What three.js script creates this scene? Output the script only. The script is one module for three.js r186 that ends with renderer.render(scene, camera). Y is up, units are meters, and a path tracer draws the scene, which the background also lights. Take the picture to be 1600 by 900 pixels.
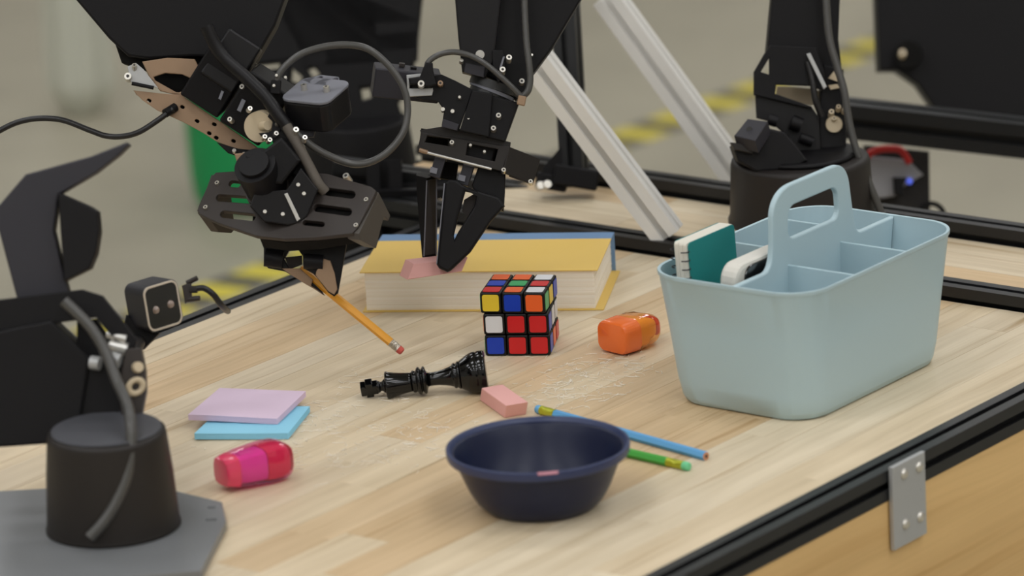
import * as THREE from 'three';
import { RoundedBoxGeometry } from 'three/addons/geometries/RoundedBoxGeometry.js';
import { mergeGeometries, mergeVertices, toCreasedNormals } from 'three/addons/utils/BufferGeometryUtils.js';
import { RectAreaLightUniformsLib } from 'three/addons/lights/RectAreaLightUniformsLib.js';
import { ImprovedNoise } from 'three/addons/math/ImprovedNoise.js';

// ------------------------------------------------------------------ camera, exposure, lights
const scene = new THREE.Scene();
scene.background = new THREE.Color(0x000000);
const TOP = 0.75;                                   // height of the bench top above the floor
const FOCAL = 7455.73;
const camera = new THREE.PerspectiveCamera(2 * Math.atan(450 / FOCAL) * 180 / Math.PI, 16 / 9, 0.1, 60);
camera.position.set(0, TOP + 1.2009, 4.1373);
camera.up.set(0.053, 0.959, -0.2784);
camera.lookAt(0, TOP, 0);
camera.focus = 4.10;
camera.userData.fStop = 5.6;
const renderer = new THREE.WebGLRenderer({ antialias: true });
renderer.toneMapping = THREE.LinearToneMapping;
renderer.toneMappingExposure = 0.81;
renderer.shadowMap.enabled = true;
RectAreaLightUniformsLib.init();

const ROOM = { x: 7, z0: -11, z1: 7, h: 4.4 };
const PANELS = [];
for (const z of [-8.5, -5, -1.6, 1.1, 2.8, 4.5, 6.2]) for (const x of [-4.5, -1.5, 1.5, 4.5]) PANELS.push([x, z]);  // rows nearer the viewer packed closer, added as fill light from the front
const PANEL_W = 1.2, PANEL_D = 0.6, PANEL_POWER = 9.5;

// ------------------------------------------------------------------ helpers
const eye = new THREE.Vector3(0, TOP + 1.2009, 4.1373);   // the survey point
const vRight = new THREE.Vector3(0.9986, -0.0509, 0.0148), vUp = new THREE.Vector3(0.053, 0.959, -0.2784), vBack = new THREE.Vector3(0, 0.2788, 0.9604);
const V3 = (x, y, z) => new THREE.Vector3(x, y, z);
// a point of the survey drawing (x right, y down, in drawing units) at a distance from the survey point
function at(x, y, depth) {
  const s = depth / FOCAL;
  return eye.clone().addScaledVector(vRight, (x - 800) * s).addScaledVector(vUp, (450 - y) * s).addScaledVector(vBack, -depth);
}
const dir = (x, y, z = 0) => V3(0, 0, 0).addScaledVector(vRight, x).addScaledVector(vUp, -y).addScaledVector(vBack, z);
// bench frame: u along the grain, w across it
const YAW = THREE.MathUtils.degToRad(52);
const UX = V3(Math.cos(YAW), 0, -Math.sin(YAW)), WX = V3(Math.sin(YAW), 0, Math.cos(YAW));
const T = (u, y, w) => V3(0, TOP + y, 0).addScaledVector(UX, u).addScaledVector(WX, w);
let seed = 7;
const rnd = () => { seed = (seed * 1664525 + 1013904223) >>> 0; return seed / 4294967296; };
const rr = (a, b) => a + (b - a) * rnd();

const used = {};
function numbered(name) { const n = used[name] = (used[name] ?? -1) + 1; return n ? name + '_' + String(n).padStart(3, '0') : name; }
function thing(name, label, category, base = V3(0, 0, 0), group) {
  const o = new THREE.Group(); o.name = numbered(name); o.position.copy(base); scene.add(o);
  o.userData = { label, category }; if (group) o.userData.group = group;
  o.userData.base = undefined; delete o.userData.base;
  return o;
}
function structure(name, geo, mat) {
  const m = new THREE.Mesh(geo, mat); m.name = name; m.userData.kind = 'structure'; m.castShadow = m.receiveShadow = true; scene.add(m); return m;
}
const rootOf = (o) => { while (o.parent && o.parent !== scene) o = o.parent; return o; };
// world-space geometry -> a named part of its thing
function part(name, geos, mat, parent, label) {
  const g = Array.isArray(geos) ? merge(geos) : geos;
  const b = rootOf(parent).position;
  g.translate(-b.x, -b.y, -b.z);
  const m = new THREE.Mesh(g, mat); m.name = name; m.castShadow = m.receiveShadow = true; parent.add(m);
  if (label) m.userData.label = label;
  return m;
}
function merge(list) {
  return mergeGeometries(list.map((g) => { const h = g.index ? g.toNonIndexed() : g; for (const k of Object.keys(h.attributes)) if (!['position', 'normal', 'uv'].includes(k)) h.deleteAttribute(k); return h; }));
}
const basisMatrix = (o, a, b, c) => new THREE.Matrix4().makeBasis(a, b, c).setPosition(o);
// rounded box: centre, three axis directions, full sizes in metres
function box(c, a, b, n, sx, sy, sz, r = 0.0008, seg = 2) {
  const g = new RoundedBoxGeometry(sx, sy, sz, seg, Math.min(r, sx / 2.05, sy / 2.05, sz / 2.05));
  return g.applyMatrix4(basisMatrix(c, a, b, n));
}
const benchBox = (u0, u1, y0, y1, w0, w1, r = 0.0006) => box(T((u0 + u1) / 2, (y0 + y1) / 2, (w0 + w1) / 2), UX, V3(0, 1, 0), WX, u1 - u0, y1 - y0, w1 - w0, r);
function rod(p, q, r0, r1 = r0, seg = 24) {
  const d = q.clone().sub(p), g = new THREE.CylinderGeometry(r1, r0, d.length(), seg);
  g.applyQuaternion(new THREE.Quaternion().setFromUnitVectors(V3(0, 1, 0), d.normalize()));
  return g.translate((p.x + q.x) / 2, (p.y + q.y) / 2, (p.z + q.z) / 2);
}
const tube = (pts, r, seg = 0, rad = 10) => {
  const c = new THREE.CatmullRomCurve3(pts, false, 'centripetal');
  return new THREE.TubeGeometry(c, seg || pts.length * 10, r, rad);
};
function shapeOf(pts, holes = []) {
  const s = new THREE.Shape(pts.map(([x, y]) => new THREE.Vector2(x, y)));
  for (const h of holes) s.holes.push(Array.isArray(h) ? new THREE.Path(h.map(([x, y]) => new THREE.Vector2(x, y))) : h);
  return s;
}
// extruded outline in metres in the plane (o; a, b), going along a x b by t
function slab(o, a, b, shape, t, bevel = 0.0005) {
  const n = a.clone().cross(b).normalize();
  const g = new THREE.ExtrudeGeometry(shape, { depth: Math.max(t - 2 * bevel, 1e-5), bevelEnabled: bevel > 0, bevelThickness: bevel, bevelSize: bevel, bevelOffset: -bevel, bevelSegments: 2, curveSegments: 10 });
  g.translate(0, 0, bevel);
  return g.applyMatrix4(basisMatrix(o, a, b, n));
}
// skin through rings of points, caps optional
function loft(rings, capA = true, capB = true, crease = 0.6) {
  const n = rings[0].length, pos = [], tri = (a, b, c) => pos.push(a.x, a.y, a.z, b.x, b.y, b.z, c.x, c.y, c.z);
  for (let i = 0; i + 1 < rings.length; i++) for (let j = 0; j < n; j++) {
    const a = rings[i][j], b = rings[i][(j + 1) % n], c = rings[i + 1][(j + 1) % n], d = rings[i + 1][j];
    tri(a, b, c); tri(a, c, d);
  }
  const cap = (r, flip) => { const c = r.reduce((s, p) => s.add(p), V3(0, 0, 0)).divideScalar(n); for (let j = 0; j < n; j++) flip ? tri(c, r[(j + 1) % n], r[j]) : tri(c, r[j], r[(j + 1) % n]); };
  if (capA) cap(rings[0], true); if (capB) cap(rings[rings.length - 1], false);
  let g = new THREE.BufferGeometry();
  g.setAttribute('position', new THREE.Float32BufferAttribute(pos, 3));
  g = mergeVertices(g, 1e-6); g = toCreasedNormals(g, crease);
  g.setAttribute('uv', new THREE.Float32BufferAttribute(new Float32Array(g.attributes.position.count * 2), 2));
  return g;
}
// corners of a rounded rectangle, hx by hy, radius r
function roundRect(hx, hy, r, n = 6) {
  const out = [];
  for (const [cx, cy, a0] of [[hx - r, hy - r, 0], [-hx + r, hy - r, 1], [-hx + r, -hy + r, 2], [hx - r, -hy + r, 3]])
    for (let k = 0; k <= n; k++) { const a = (a0 + k / n) * Math.PI / 2; out.push([cx + r * Math.cos(a), cy + r * Math.sin(a)]); }
  return out;
}
// kit for machinery drawn about one depth: points are (x, y, z), z towards the viewer, all in drawing units
function kit(depth) {
  const s = depth / FOCAL;
  const p = (x, y, z = 0) => at(x, y, depth - z * s);
  const k = { s, p,
    prism: (pts, z0, z1, bevel = 1, holes = []) => { // z0 the face nearer the viewer
      const o = p(800, 450, z0), sc = ((depth - z0 * s) / FOCAL);
      const f = ([x, y]) => [(x - 800) * sc, (y - 450) * sc];
      return slab(o, dir(1, 0), dir(0, 1), shapeOf(ccw(pts.map(f)), holes.map((h) => h.map(f))), (z0 - z1) * s, bevel * s);
    },
    obox: (c, u, v, sx, sy, sz, r = 2) => {
      const a = dir(...u).normalize(), b0 = dir(...v), n = a.clone().cross(b0).normalize(), b = n.clone().cross(a);
      return box(p(...c), a, b, n, sx * s, sy * s, sz * s, r * s);
    },
    rod: (a, b, r0, r1 = r0, seg = 24) => rod(p(...a), p(...b), r0 * s, r1 * s, seg),
    tube: (pts, r, seg) => tube(pts.map((q) => p(...q)), r * s, seg),
    loft: (rings, crease) => loft(rings.map((r) => r.map((q) => p(...q))), true, true, crease),
    // plate in a tilted plane; outline and holes given by where their points are seen in the drawing
    plate: (o, u, v, pts, t, bevel = 1, holes = []) => {
      const a = dir(...u).normalize(), b0 = dir(...v), n = a.clone().cross(b0).normalize(), b = n.clone().cross(a);
      const uv = ([x, y]) => { const dx = x - o[0], dy = y - o[1], D = u[0] * v[1] - u[1] * v[0]; const al = (dx * v[1] - dy * v[0]) / D, be = (u[0] * dy - u[1] * dx) / D; const w = dir(...u).multiplyScalar(al).add(dir(...v).multiplyScalar(be)); return [w.dot(a) * s, w.dot(b) * s]; };
      return slab(p(...o), a, b, shapeOf(ccw(pts.map(uv)), holes.map((h) => h.map(uv))), t * s, bevel * s);
    },
  };
  return k;
}
function ccw(pts) { let A = 0; pts.forEach(([x, y], i) => { const [X, Y] = pts[(i + 1) % pts.length]; A += x * Y - X * y; }); return A < 0 ? pts.slice().reverse() : pts; }
const slotPts = (x0, y0, x1, y1, r, n = 6) => { const a = Math.atan2(y1 - y0, x1 - x0), o = []; for (let i = 0; i <= n; i++) { const t = a - Math.PI / 2 + Math.PI * i / n; o.push([x1 + r * Math.cos(t), y1 + r * Math.sin(t)]); } for (let i = 0; i <= n; i++) { const t = a + Math.PI / 2 + Math.PI * i / n; o.push([x0 + r * Math.cos(t), y0 + r * Math.sin(t)]); } return o; };

// ------------------------------------------------------------------ textures and materials
const noise = new ImprovedNoise();
function texture(w, h, fn, srgb = true) {
  const d = new Uint8Array(w * h * 4);
  for (let y = 0; y < h; y++) for (let x = 0; x < w; x++) { const c = fn(x / w, y / h, x, y), i = (y * w + x) * 4; d[i] = c[0]; d[i + 1] = c[1]; d[i + 2] = c[2]; d[i + 3] = 255; }
  const t = new THREE.DataTexture(d, w, h); t.magFilter = THREE.LinearFilter; t.minFilter = THREE.LinearFilter; t.wrapS = t.wrapT = THREE.RepeatWrapping;
  if (srgb) t.colorSpace = THREE.SRGBColorSpace; t.needsUpdate = true; return t;
}
const fbm = (x, y, z, o = 4) => { let s = 0, a = 0.5; for (let i = 0; i < o; i++) { s += a * noise.noise(x, y, z); x *= 2.03; y *= 2.03; a *= 0.5; } return s; };
const clamp255 = (v) => Math.max(0, Math.min(255, v));
// maple: u spans 0.6 m along the grain, v 0.12 m across it
function woodTexture(k) {
  return texture(1024, 256, (u, v) => {
    const X = u * 0.6, Y = v * 0.12;
    const warp = fbm(X * 5, Y * 26, k * 9.1, 3) * 0.012;
    const bands = fbm(X * 2.6, (Y + warp) * 95, k * 5.3 + 1, 4);
    const fine = fbm(X * 14, (Y + warp) * 900, k * 3.7 + 2, 2);
    const blotch = fbm(X * 7, Y * 34, k * 2.9 + 3, 3);
    const streak = Math.max(0, fbm(X * 3.2, (Y + warp) * 160, k * 7.7 + 4, 3) - 0.17) * 2.4;
    const m = bands * 20 + fine * 9 + blotch * 16 - streak * 42;
    return [clamp255(219 + m), clamp255(204 + m * 1.08 - streak * 8), clamp255(178 + m * 1.18 - streak * 16)];
  });
}
const std = (color, roughness = 0.6, metalness = 0, extra = {}) => new THREE.MeshStandardMaterial({ color, roughness, metalness, side: THREE.DoubleSide, ...extra });
const dark = (color, roughness, specularIntensity) => new THREE.MeshPhysicalMaterial({ color, roughness, specularIntensity, side: THREE.DoubleSide });
const phys = (color, roughness, extra = {}) => new THREE.MeshPhysicalMaterial({ color, roughness, side: THREE.DoubleSide, ...extra });
const lin = (r, g, b) => new THREE.Color().setRGB(r, g, b);
const woodMaps = [woodTexture(1), woodTexture(2), woodTexture(3)];
const woodTints = ['#f6f3ee', '#fffefb', '#f5e7d4', '#f1e0c9', '#faf5ec'];
const woodMats = [];
for (const map of woodMaps) for (const c of woodTints) woodMats.push(std(c, 0.5, 0, { map }));
const grit = texture(256, 256, (u, v, x, y) => { const n = 128 + 110 * noise.noise(x * 0.37, y * 0.37, 5) + 60 * noise.noise(x * 0.9, y * 0.9, 9); return [clamp255(n), clamp255(n), clamp255(n)]; }, false);
const M = {
  black: dark('#121113', 0.5, 0.4), blackSatin: dark('#151416', 0.36, 0.5), blackRough: dark('#131211', 0.8, 0.35), charcoal: dark('#2f2e34', 0.5, 0.6), slate: dark('#74757d', 0.5, 0.8),
  anodised: dark('#1f2021', 0.38, 1), rail: dark('#17181a', 0.4, 0.9), bronze: std('#957a60', 0.42, 0.15), brown: dark('#332d2a', 0.5, 0.8), umber: dark('#231f1d', 0.5, 0.7), taupe: dark('#4a4641', 0.5, 0.8),  // bronze: painted wood reflection and lit faces on black parts, also plain brown fittings
  silver: std('#c9c7c2', 0.34, 0.75), plateSteel: std('#b2b3b3', 0.45, 0.35), screw: std('#d8d4cb', 0.28, 0.85), brace: std('#eceae5', 0.4, 0), socket: std('#2a2826', 0.6),
  cable: dark('#1b1a1b', 0.36, 0.8), cableGrey: std('#474644', 0.34), braid: std('#5a534b', 0.7), lens: phys('#8f7d70', 0.12, { clearcoat: 1 }), glassBlack: phys('#0c0b0c', 0.18, { clearcoat: 0.6 }),
  cream: std('#c8b79a', 0.5), gripPad: std('#3a3634', 0.85, 0, { bumpMap: grit, bumpScale: 0.0008 }),
};

// ------------------------------------------------------------------ the room
{
  const floorMap = texture(512, 512, (u, v) => {
    const c = Math.cos(u * 2 * Math.PI), s = Math.sin(u * 2 * Math.PI), n = fbm(c * 1.1 + 4, s * 1.1 + v * 3, 3, 4) * 26 + fbm(u * 40, v * 40, 8, 2) * 8;
    return [clamp255(166 + n), clamp255(160 + n), clamp255(142 + n * 0.9)];
  });
  floorMap.repeat.set(3, 4);
  const { x, z0, z1, h } = ROOM, t = 0.2, zc = (z0 + z1) / 2, L = z1 - z0;
  const g = (w, hh, d, cx, cy, cz) => new THREE.BoxGeometry(w, hh, d).translate(cx, cy, cz);
  const wall = std('#cfccc4', 0.9), ceil = std('#d9d8d4', 0.95);
  structure('floor', g(2 * x + 2 * t, t, L + 2 * t, 0, -t / 2, zc), std('#ffffff', 0.5, 0, { map: floorMap }));
  structure('ceiling', g(2 * x + 2 * t, t, L + 2 * t, 0, h + t / 2, zc), ceil);
  structure('wall_left', g(t, h, L, -x - t / 2, h / 2, zc), wall);
  structure('wall_right', g(t, h, L, x + t / 2, h / 2, zc), wall);
  structure('wall_back', g(2 * x + 2 * t, h, t, 0, h / 2, z0 - t / 2), wall);
  structure('wall_front', g(2 * x + 2 * t, h, t, 0, h / 2, z1 + t / 2), wall);
  const glow = new THREE.MeshStandardMaterial({ color: '#ffffff', emissive: '#fbfcff', emissiveIntensity: 2.2, roughness: 0.6 });
  const frameMat = std('#e8e8e6', 0.5);
  PANELS.forEach(([px, pz], i) => {
    const p = thing('ceiling_light', 'unseen white rectangular ceiling light panel above the workshop', 'light', V3(px, h, pz), 'ceiling light panels');
    part('frame', [g(PANEL_W + 0.06, 0.05, 0.03, px, h - 0.025, pz - PANEL_D / 2 - 0.015), g(PANEL_W + 0.06, 0.05, 0.03, px, h - 0.025, pz + PANEL_D / 2 + 0.015), g(0.03, 0.05, PANEL_D, px - PANEL_W / 2 - 0.015, h - 0.025, pz), g(0.03, 0.05, PANEL_D, px + PANEL_W / 2 + 0.015, h - 0.025, pz)], frameMat, p);
    part('diffuser', g(PANEL_W, 0.02, PANEL_D, px, h - 0.03, pz), glow, p);
    const l = new THREE.RectAreaLight('#fbfcff', PANEL_POWER, PANEL_W, PANEL_D);
    l.position.set(px, h - 0.055, pz); l.rotation.x = -Math.PI / 2; scene.add(l);
  });
}

// ------------------------------------------------------------------ the workbench
const RAIL = 0.0254;
function railShape(size = RAIL) { // T-slot profile
  const h = size / 2, a = size * 0.125, b = size * 0.2, d = size * 0.14, e = size * 0.3;
  const q = [[-h, -h], [-a, -h], [-a, -h + d * 0.6], [-b, -h + d], [-b, -h + e], [b, -h + e], [b, -h + d], [a, -h + d * 0.6], [a, -h]];
  const pts = [];
  for (let k = 0; k < 4; k++) { const c = Math.cos(k * Math.PI / 2), s = Math.sin(k * Math.PI / 2); for (const [x, y] of q) pts.push([x * c - y * s, x * s + y * c]); }
  return shapeOf(pts);
}
// rail from p to q, one face turned towards `side`
function rail(p, q, side, size = RAIL) {
  const d = q.clone().sub(p), len = d.length(); d.normalize();
  const a = side.clone().addScaledVector(d, -side.dot(d)).normalize(), b = d.clone().cross(a);
  return slab(p, a, b, railShape(size), len, 0.0003);
}
const UPV = V3(0, 1, 0);
{
  const bench = thing('workbench', 'light maple butcher block bench edged with black aluminium rails, carrying everything in view', 'workbench', T(-0.5, -TOP, 0.18));
  const W0 = -0.1863, PITCH = 0.04352, END = 0.146;
  const unit = {};
  for (let r = 0; r < 17; r++) {
    const w0 = W0 + r * PITCH;
    let u = END - rr(0, 0.25), first = true, last = END;
    while (last > -1.25) {
      const next = Math.max(first ? u : last - rr(0.45, 0.95), -1.25 - 0.001), len = last - next, wd = PITCH;
      if (len > 0.01) {
        const g = new RoundedBoxGeometry(len - 0.0003, 0.034, wd - 0.0003, 1, 0.0004);
        const pos = g.attributes.position, nor = g.attributes.normal, uv = new Float32Array(pos.count * 2), o1 = rnd(), o2 = rnd();
        for (let i = 0; i < pos.count; i++) { uv[2 * i] = pos.getX(i) / 0.6 + o1; uv[2 * i + 1] = (pos.getZ(i) + (Math.abs(nor.getZ(i)) > 0.7 ? pos.getY(i) : 0)) / 0.12 + o2; }
        g.setAttribute('uv', new THREE.BufferAttribute(uv, 2));
        g.applyMatrix4(basisMatrix(T((last + next) / 2, -0.017 - rnd() * 0.00012, w0 + wd / 2), UX, UPV, WX));
        part('plank', g, woodMats[Math.floor(rnd() * woodMats.length)], bench);
      }
      last = next; first = false;
    }
  }
  // rails round the edge
  const yr = -RAIL / 2 + 0.0005;
  part('edge_rail', rail(T(-1.26, yr, 0.5535 + RAIL / 2), T(0.1455, yr, 0.5535 + RAIL / 2), UPV), M.rail, bench);
  part('edge_rail', rail(T(-0.34, yr - 0.001, W0 - RAIL / 2 - 0.001), T(0.1455, yr - 0.001, W0 - RAIL / 2 - 0.001), UPV), M.rail, bench);
  part('side_channel', benchBox(-0.36, 0.1455, -0.045, -0.012, W0 - RAIL - 0.026, W0 - RAIL - 0.0015), M.black, bench);
  // front panel of pale plywood below the near rail
  const panel = new THREE.BoxGeometry(1.6, 0.3, 0.012).applyMatrix4(basisMatrix(T(-0.45, -0.1755, 0.5722), UX, UPV, WX));
  part('side_panel', panel, std('#ffe2b0', 0.5, 0, { map: woodMaps[1] }), bench, 'pale plywood panel below the near rail');
  // steel mending plate with four screws
  const bp = part('mounting_plate', slab(T(-0.2735, -0.066, 0.5535 + RAIL + 0.0005), UX, UPV, shapeOf([[0, 0], [0.0475, 0], [0.0475, 0.069], [0, 0.069]], [[0.0155, 0.0375], [0.0375, 0.038]].map(([x, y]) => { const q = new THREE.Path(); q.absarc(x, y, 0.0028, 0, 7); return q; })), 0.0042, 0.0007), M.plateSteel, bench, 'flat grey steel plate bolted to the rail');
  for (const [u, y] of [[-0.2575, -0.0066], [-0.2357, -0.0073], [-0.2575, -0.0485], [-0.2357, -0.0492]]) {
    const c = T(u, y, 0.5535 + RAIL + 0.0047);
    part('screw', [new THREE.SphereGeometry(0.0044, 20, 10, 0, Math.PI * 2, 0, Math.PI / 2).applyMatrix4(basisMatrix(c, UX, WX, UPV.clone().negate()).scale(V3(1, 0.7, 1)))], M.screw, bp);
  }
  // legs and the lower frame, under the top
  for (const [u, w] of [[-1.2, 0.566], [0.11, 0.566], [-1.2, -0.16], [0.11, -0.16]]) part('leg', rail(T(u, -TOP, w), T(u, -0.036, w), UX, 0.05), M.rail, bench);
}

// ------------------------------------------------------------------ frame of rails behind the bench
{
  const fr = thing('equipment_frame', 'frame of black aluminium rails with two silver diagonal braces behind the bench', 'frame', T(0.25, -TOP, -0.05));
  const P = (name, a, b, side, mat = M.rail, size = RAIL) => part(name, rail(a, b, side, size), mat, fr);
  P('cross_rail', T(0.146 + RAIL / 2, 0.0135 - RAIL / 2, -0.34), T(0.146 + RAIL / 2, 0.0135 - RAIL / 2, 0.54), UPV);
  P('cross_rail', T(0.305, 0.012, -0.34), T(0.305, 0.012, 0.60), UPV);
  // shelf boards between the cross rails
  const unitLen = [[-0.33, -0.02], [-0.02, 0.28], [0.28, 0.56]];
  for (let k = 0; k < 3; k++) for (const [a, b] of unitLen) {
    const u0 = 0.173 + k * 0.0395, g = new THREE.BoxGeometry(b - a - 0.0004, 0.02, 0.0391), pos = g.attributes.position, uv = new Float32Array(pos.count * 2), o = rnd();
    for (let i = 0; i < pos.count; i++) { uv[2 * i] = pos.getX(i) / 0.6 + o; uv[2 * i + 1] = pos.getZ(i) / 0.12 + o * 3; }
    g.setAttribute('uv', new THREE.BufferAttribute(uv, 2));
    g.applyMatrix4(basisMatrix(T(u0 + 0.0196, -0.0005, (a + b) / 2), WX, UPV, UX.clone().negate()));
    part('shelf_board', g, woodMats[Math.floor(rnd() * woodMats.length)], fr);
  }
  // silver braces leaning on the rails
  const k1 = kit(4.40);
  const lean = (kk, a, b, z0, z1, side) => part('brace', rail(kk.p(...a, z0), kk.p(...b, z1), side, 0.0262), M.brace, fr, 'silver grooved diagonal brace');
  const n1 = dir(265, -200, 120);
  lean(k1, [1046, 368], [760, -12], 8, 40, n1);
  const k2 = kit(4.62);
  lean(k2, [1200, 340], [948, -8], 0, 30, n1);
  // black upright with its foot
  const k3 = kit(4.56);
  part('post', rail(k3.p(899, 292), k3.p(879, -80), dir(1, 0, 0.3), 0.0228), M.rail, fr);
  part('foot_bracket', [k3.prism([[848, 262], [882, 222], [884, 290], [846, 292]], 14, -10, 1), k3.obox([900, 277, 10], [1, 0.16, 0], [0, 1, 0], 70, 32, 40, 4), k3.obox([862, 284, 0], [1, 0.16, 0], [0, 1, 0], 50, 26, 34, 5)], M.black, fr);
  for (const [x, y] of [[842, 291], [853, 289]]) part('bolt', k3.rod([x, y, 30], [x + 3, y - 2, 40], 7, 6), M.screw, fr);
  // rails crossing behind the left arm
  const k4 = kit(4.62);
  P('cross_rail', k4.p(520, 268), k4.p(1000, 331), UPV, M.rail, 0.026);
  P('cross_rail', k4.p(430, 322, 40), k4.p(700, 312, 40), UPV, M.black, 0.030);
  P('upright_rail', k4.p(600, 250, 30), k4.p(606, 410, 30), dir(1, 0, 0), M.black, 0.034);
  // long rail on the right, behind the tote
  const k5 = kit(4.78);
  part('side_rail', rail(k5.p(1290, 180), k5.p(1680, 224), UPV, 0.035), M.rail, fr);
  for (const [x, z, y] of [[0.5444, -0.484, 0.0], [0.3235, -0.4975, 0.002]]) part('post', rail(V3(x, 0, z), V3(x, TOP + y, z), UX, 0.026), M.rail, fr);
  for (const [u, w] of [[0.305, -0.3], [0.305, 0.56]]) part('leg', rail(T(u, -TOP, w), T(u, u > 0.2 ? -0.001 : -0.0122, w), UX, RAIL), M.rail, fr);
}

// ------------------------------------------------------------------ rubber bits
function eraserGeo(len, hgt, wid, skew) { // rhomboid bar lying along x, ends slanted
  const h = hgt / 2, w = wid / 2, l = len / 2, s = skew / 2;
  const sh = shapeOf([[-l + s, h], [-l - s, -h], [l - s, -h], [l + s, h]].map(([x, y]) => [x, y]));
  const g = new THREE.ExtrudeGeometry(sh, { depth: wid - 0.0016, bevelEnabled: true, bevelThickness: 0.0008, bevelSize: 0.0008, bevelOffset: -0.0008, bevelSegments: 2 });
  return g.translate(0, 0, -w + 0.0008);
}
const pinkRubber = std('#e3aaa4', 0.8);
{
  const c = V3(-0.0118, TOP + 0.0062, 0.3565);
  const e = thing('eraser', 'pink slanted eraser lying on the bench behind the navy bowl', 'eraser', c.clone().setY(TOP));
  const g = eraserGeo(0.0560, 0.0122, 0.0195, 0.006);
  const a = V3(0.0205, 0, 0.0535).normalize(), n = a.clone().cross(UPV);
  part('rubber', g.applyMatrix4(basisMatrix(c, a, UPV, n)), pinkRubber, e);
}
{
  const k = kit(4.13), c = k.p(678, 419, -14);
  const e = thing('eraser', 'pink slanted eraser held up in the black gripper fingers above the book', 'eraser', c);
  const f = [[637, 437, 6], [722, 424, 6], [731, 402, 0], [646, 412, 0]], back = [-13, -7, -36];
  const ring = (t, inset) => f.map(([x, y, z]) => { const cx = 684, cy = 419; return [cx + (x - cx) * inset + back[0] * t, cy + (y - cy) * (inset < 1 ? 0.93 : 1) + back[1] * t, z + back[2] * t]; });
  part('rubber', k.loft([ring(0, 0.985), ring(0.04, 1), ring(0.96, 1), ring(1, 0.985)], 0.5), pinkRubber, e);
}

// ------------------------------------------------------------------ puzzle cube
{
  const S = 0.057, c = S / 3, cx = 0.0061, cz = 0.1828;
  const t = thing('puzzle_cube', 'scrambled colour puzzle cube with its top layer slightly turned, in front of the book', 'puzzle', V3(cx, TOP, cz));
  const COL = { R: '#cf1a20', O: '#ee6428', B: '#0a3ab4', G: '#35a864', Y: '#e6c736', W: '#dfdfe2' };
  const plastic = dark('#0b0a0b', 0.42, 0.6), mats = {};
  for (const q in COL) mats[q] = std(COL[q], 0.34);
  const cubie = new RoundedBoxGeometry(c - 0.0004, c - 0.0004, c - 0.0004, 3, 0.0016);
  const sq = shapeOf(roundRect(0.0073, 0.0073, 0.0019, 4));
  const sticker = new THREE.ExtrudeGeometry(sq, { depth: 0.0005, bevelEnabled: false });
  const F = [['YBO', 'WRR', 'BRR'], ['OOW', 'BGR', 'ROW'], ['GYB', 'BWW', 'BOR']]; // front rows, top rows (back to front), right rows (front to back)
  for (let j = 0; j < 3; j++) {          // j = 0 top
    const yaw = j === 0 ? -0.2104 : -0.1545, off = [-0.0006, 0, 0.0004][j], m = new THREE.Matrix4().makeRotationY(yaw);
    for (let i = 0; i < 3; i++) for (let d = 0; d < 3; d++) {   // d = 0 front
      if (i === 1 && d === 1 && j === 1) continue;
      const o = new THREE.Mesh(cubie, plastic); o.name = 'cubie'; o.castShadow = o.receiveShadow = true; t.add(o);
      o.position.set((i - 1) * c + off, S - (j + 0.5) * c, (1 - d) * c).applyMatrix4(m); o.rotation.y = yaw;
      const st = (key, pos, rot) => { const s = new THREE.Mesh(sticker, mats[key]); s.name = 'sticker'; s.receiveShadow = true; s.position.set(...pos); s.rotation.set(...rot); o.add(s); };
      const h = c / 2 - 0.0003;
      if (d === 0) st(F[0][j][i], [0, 0, h], [0, 0, 0]);
      if (j === 0) st(F[1][2 - d][i], [0, h, 0], [-Math.PI / 2, 0, 0]);
      if (i === 2) st(F[2][j][d], [h, 0, 0], [0, Math.PI / 2, 0]);
      if (i === 0) st('GWYORB'[(j * 3 + d) % 6], [-h, 0, 0], [0, -Math.PI / 2, 0]);
      if (d === 2) st('OYWGBR'[(j * 2 + i) % 6], [0, 0, -h], [0, Math.PI, 0]);
    }
  }
}

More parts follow.
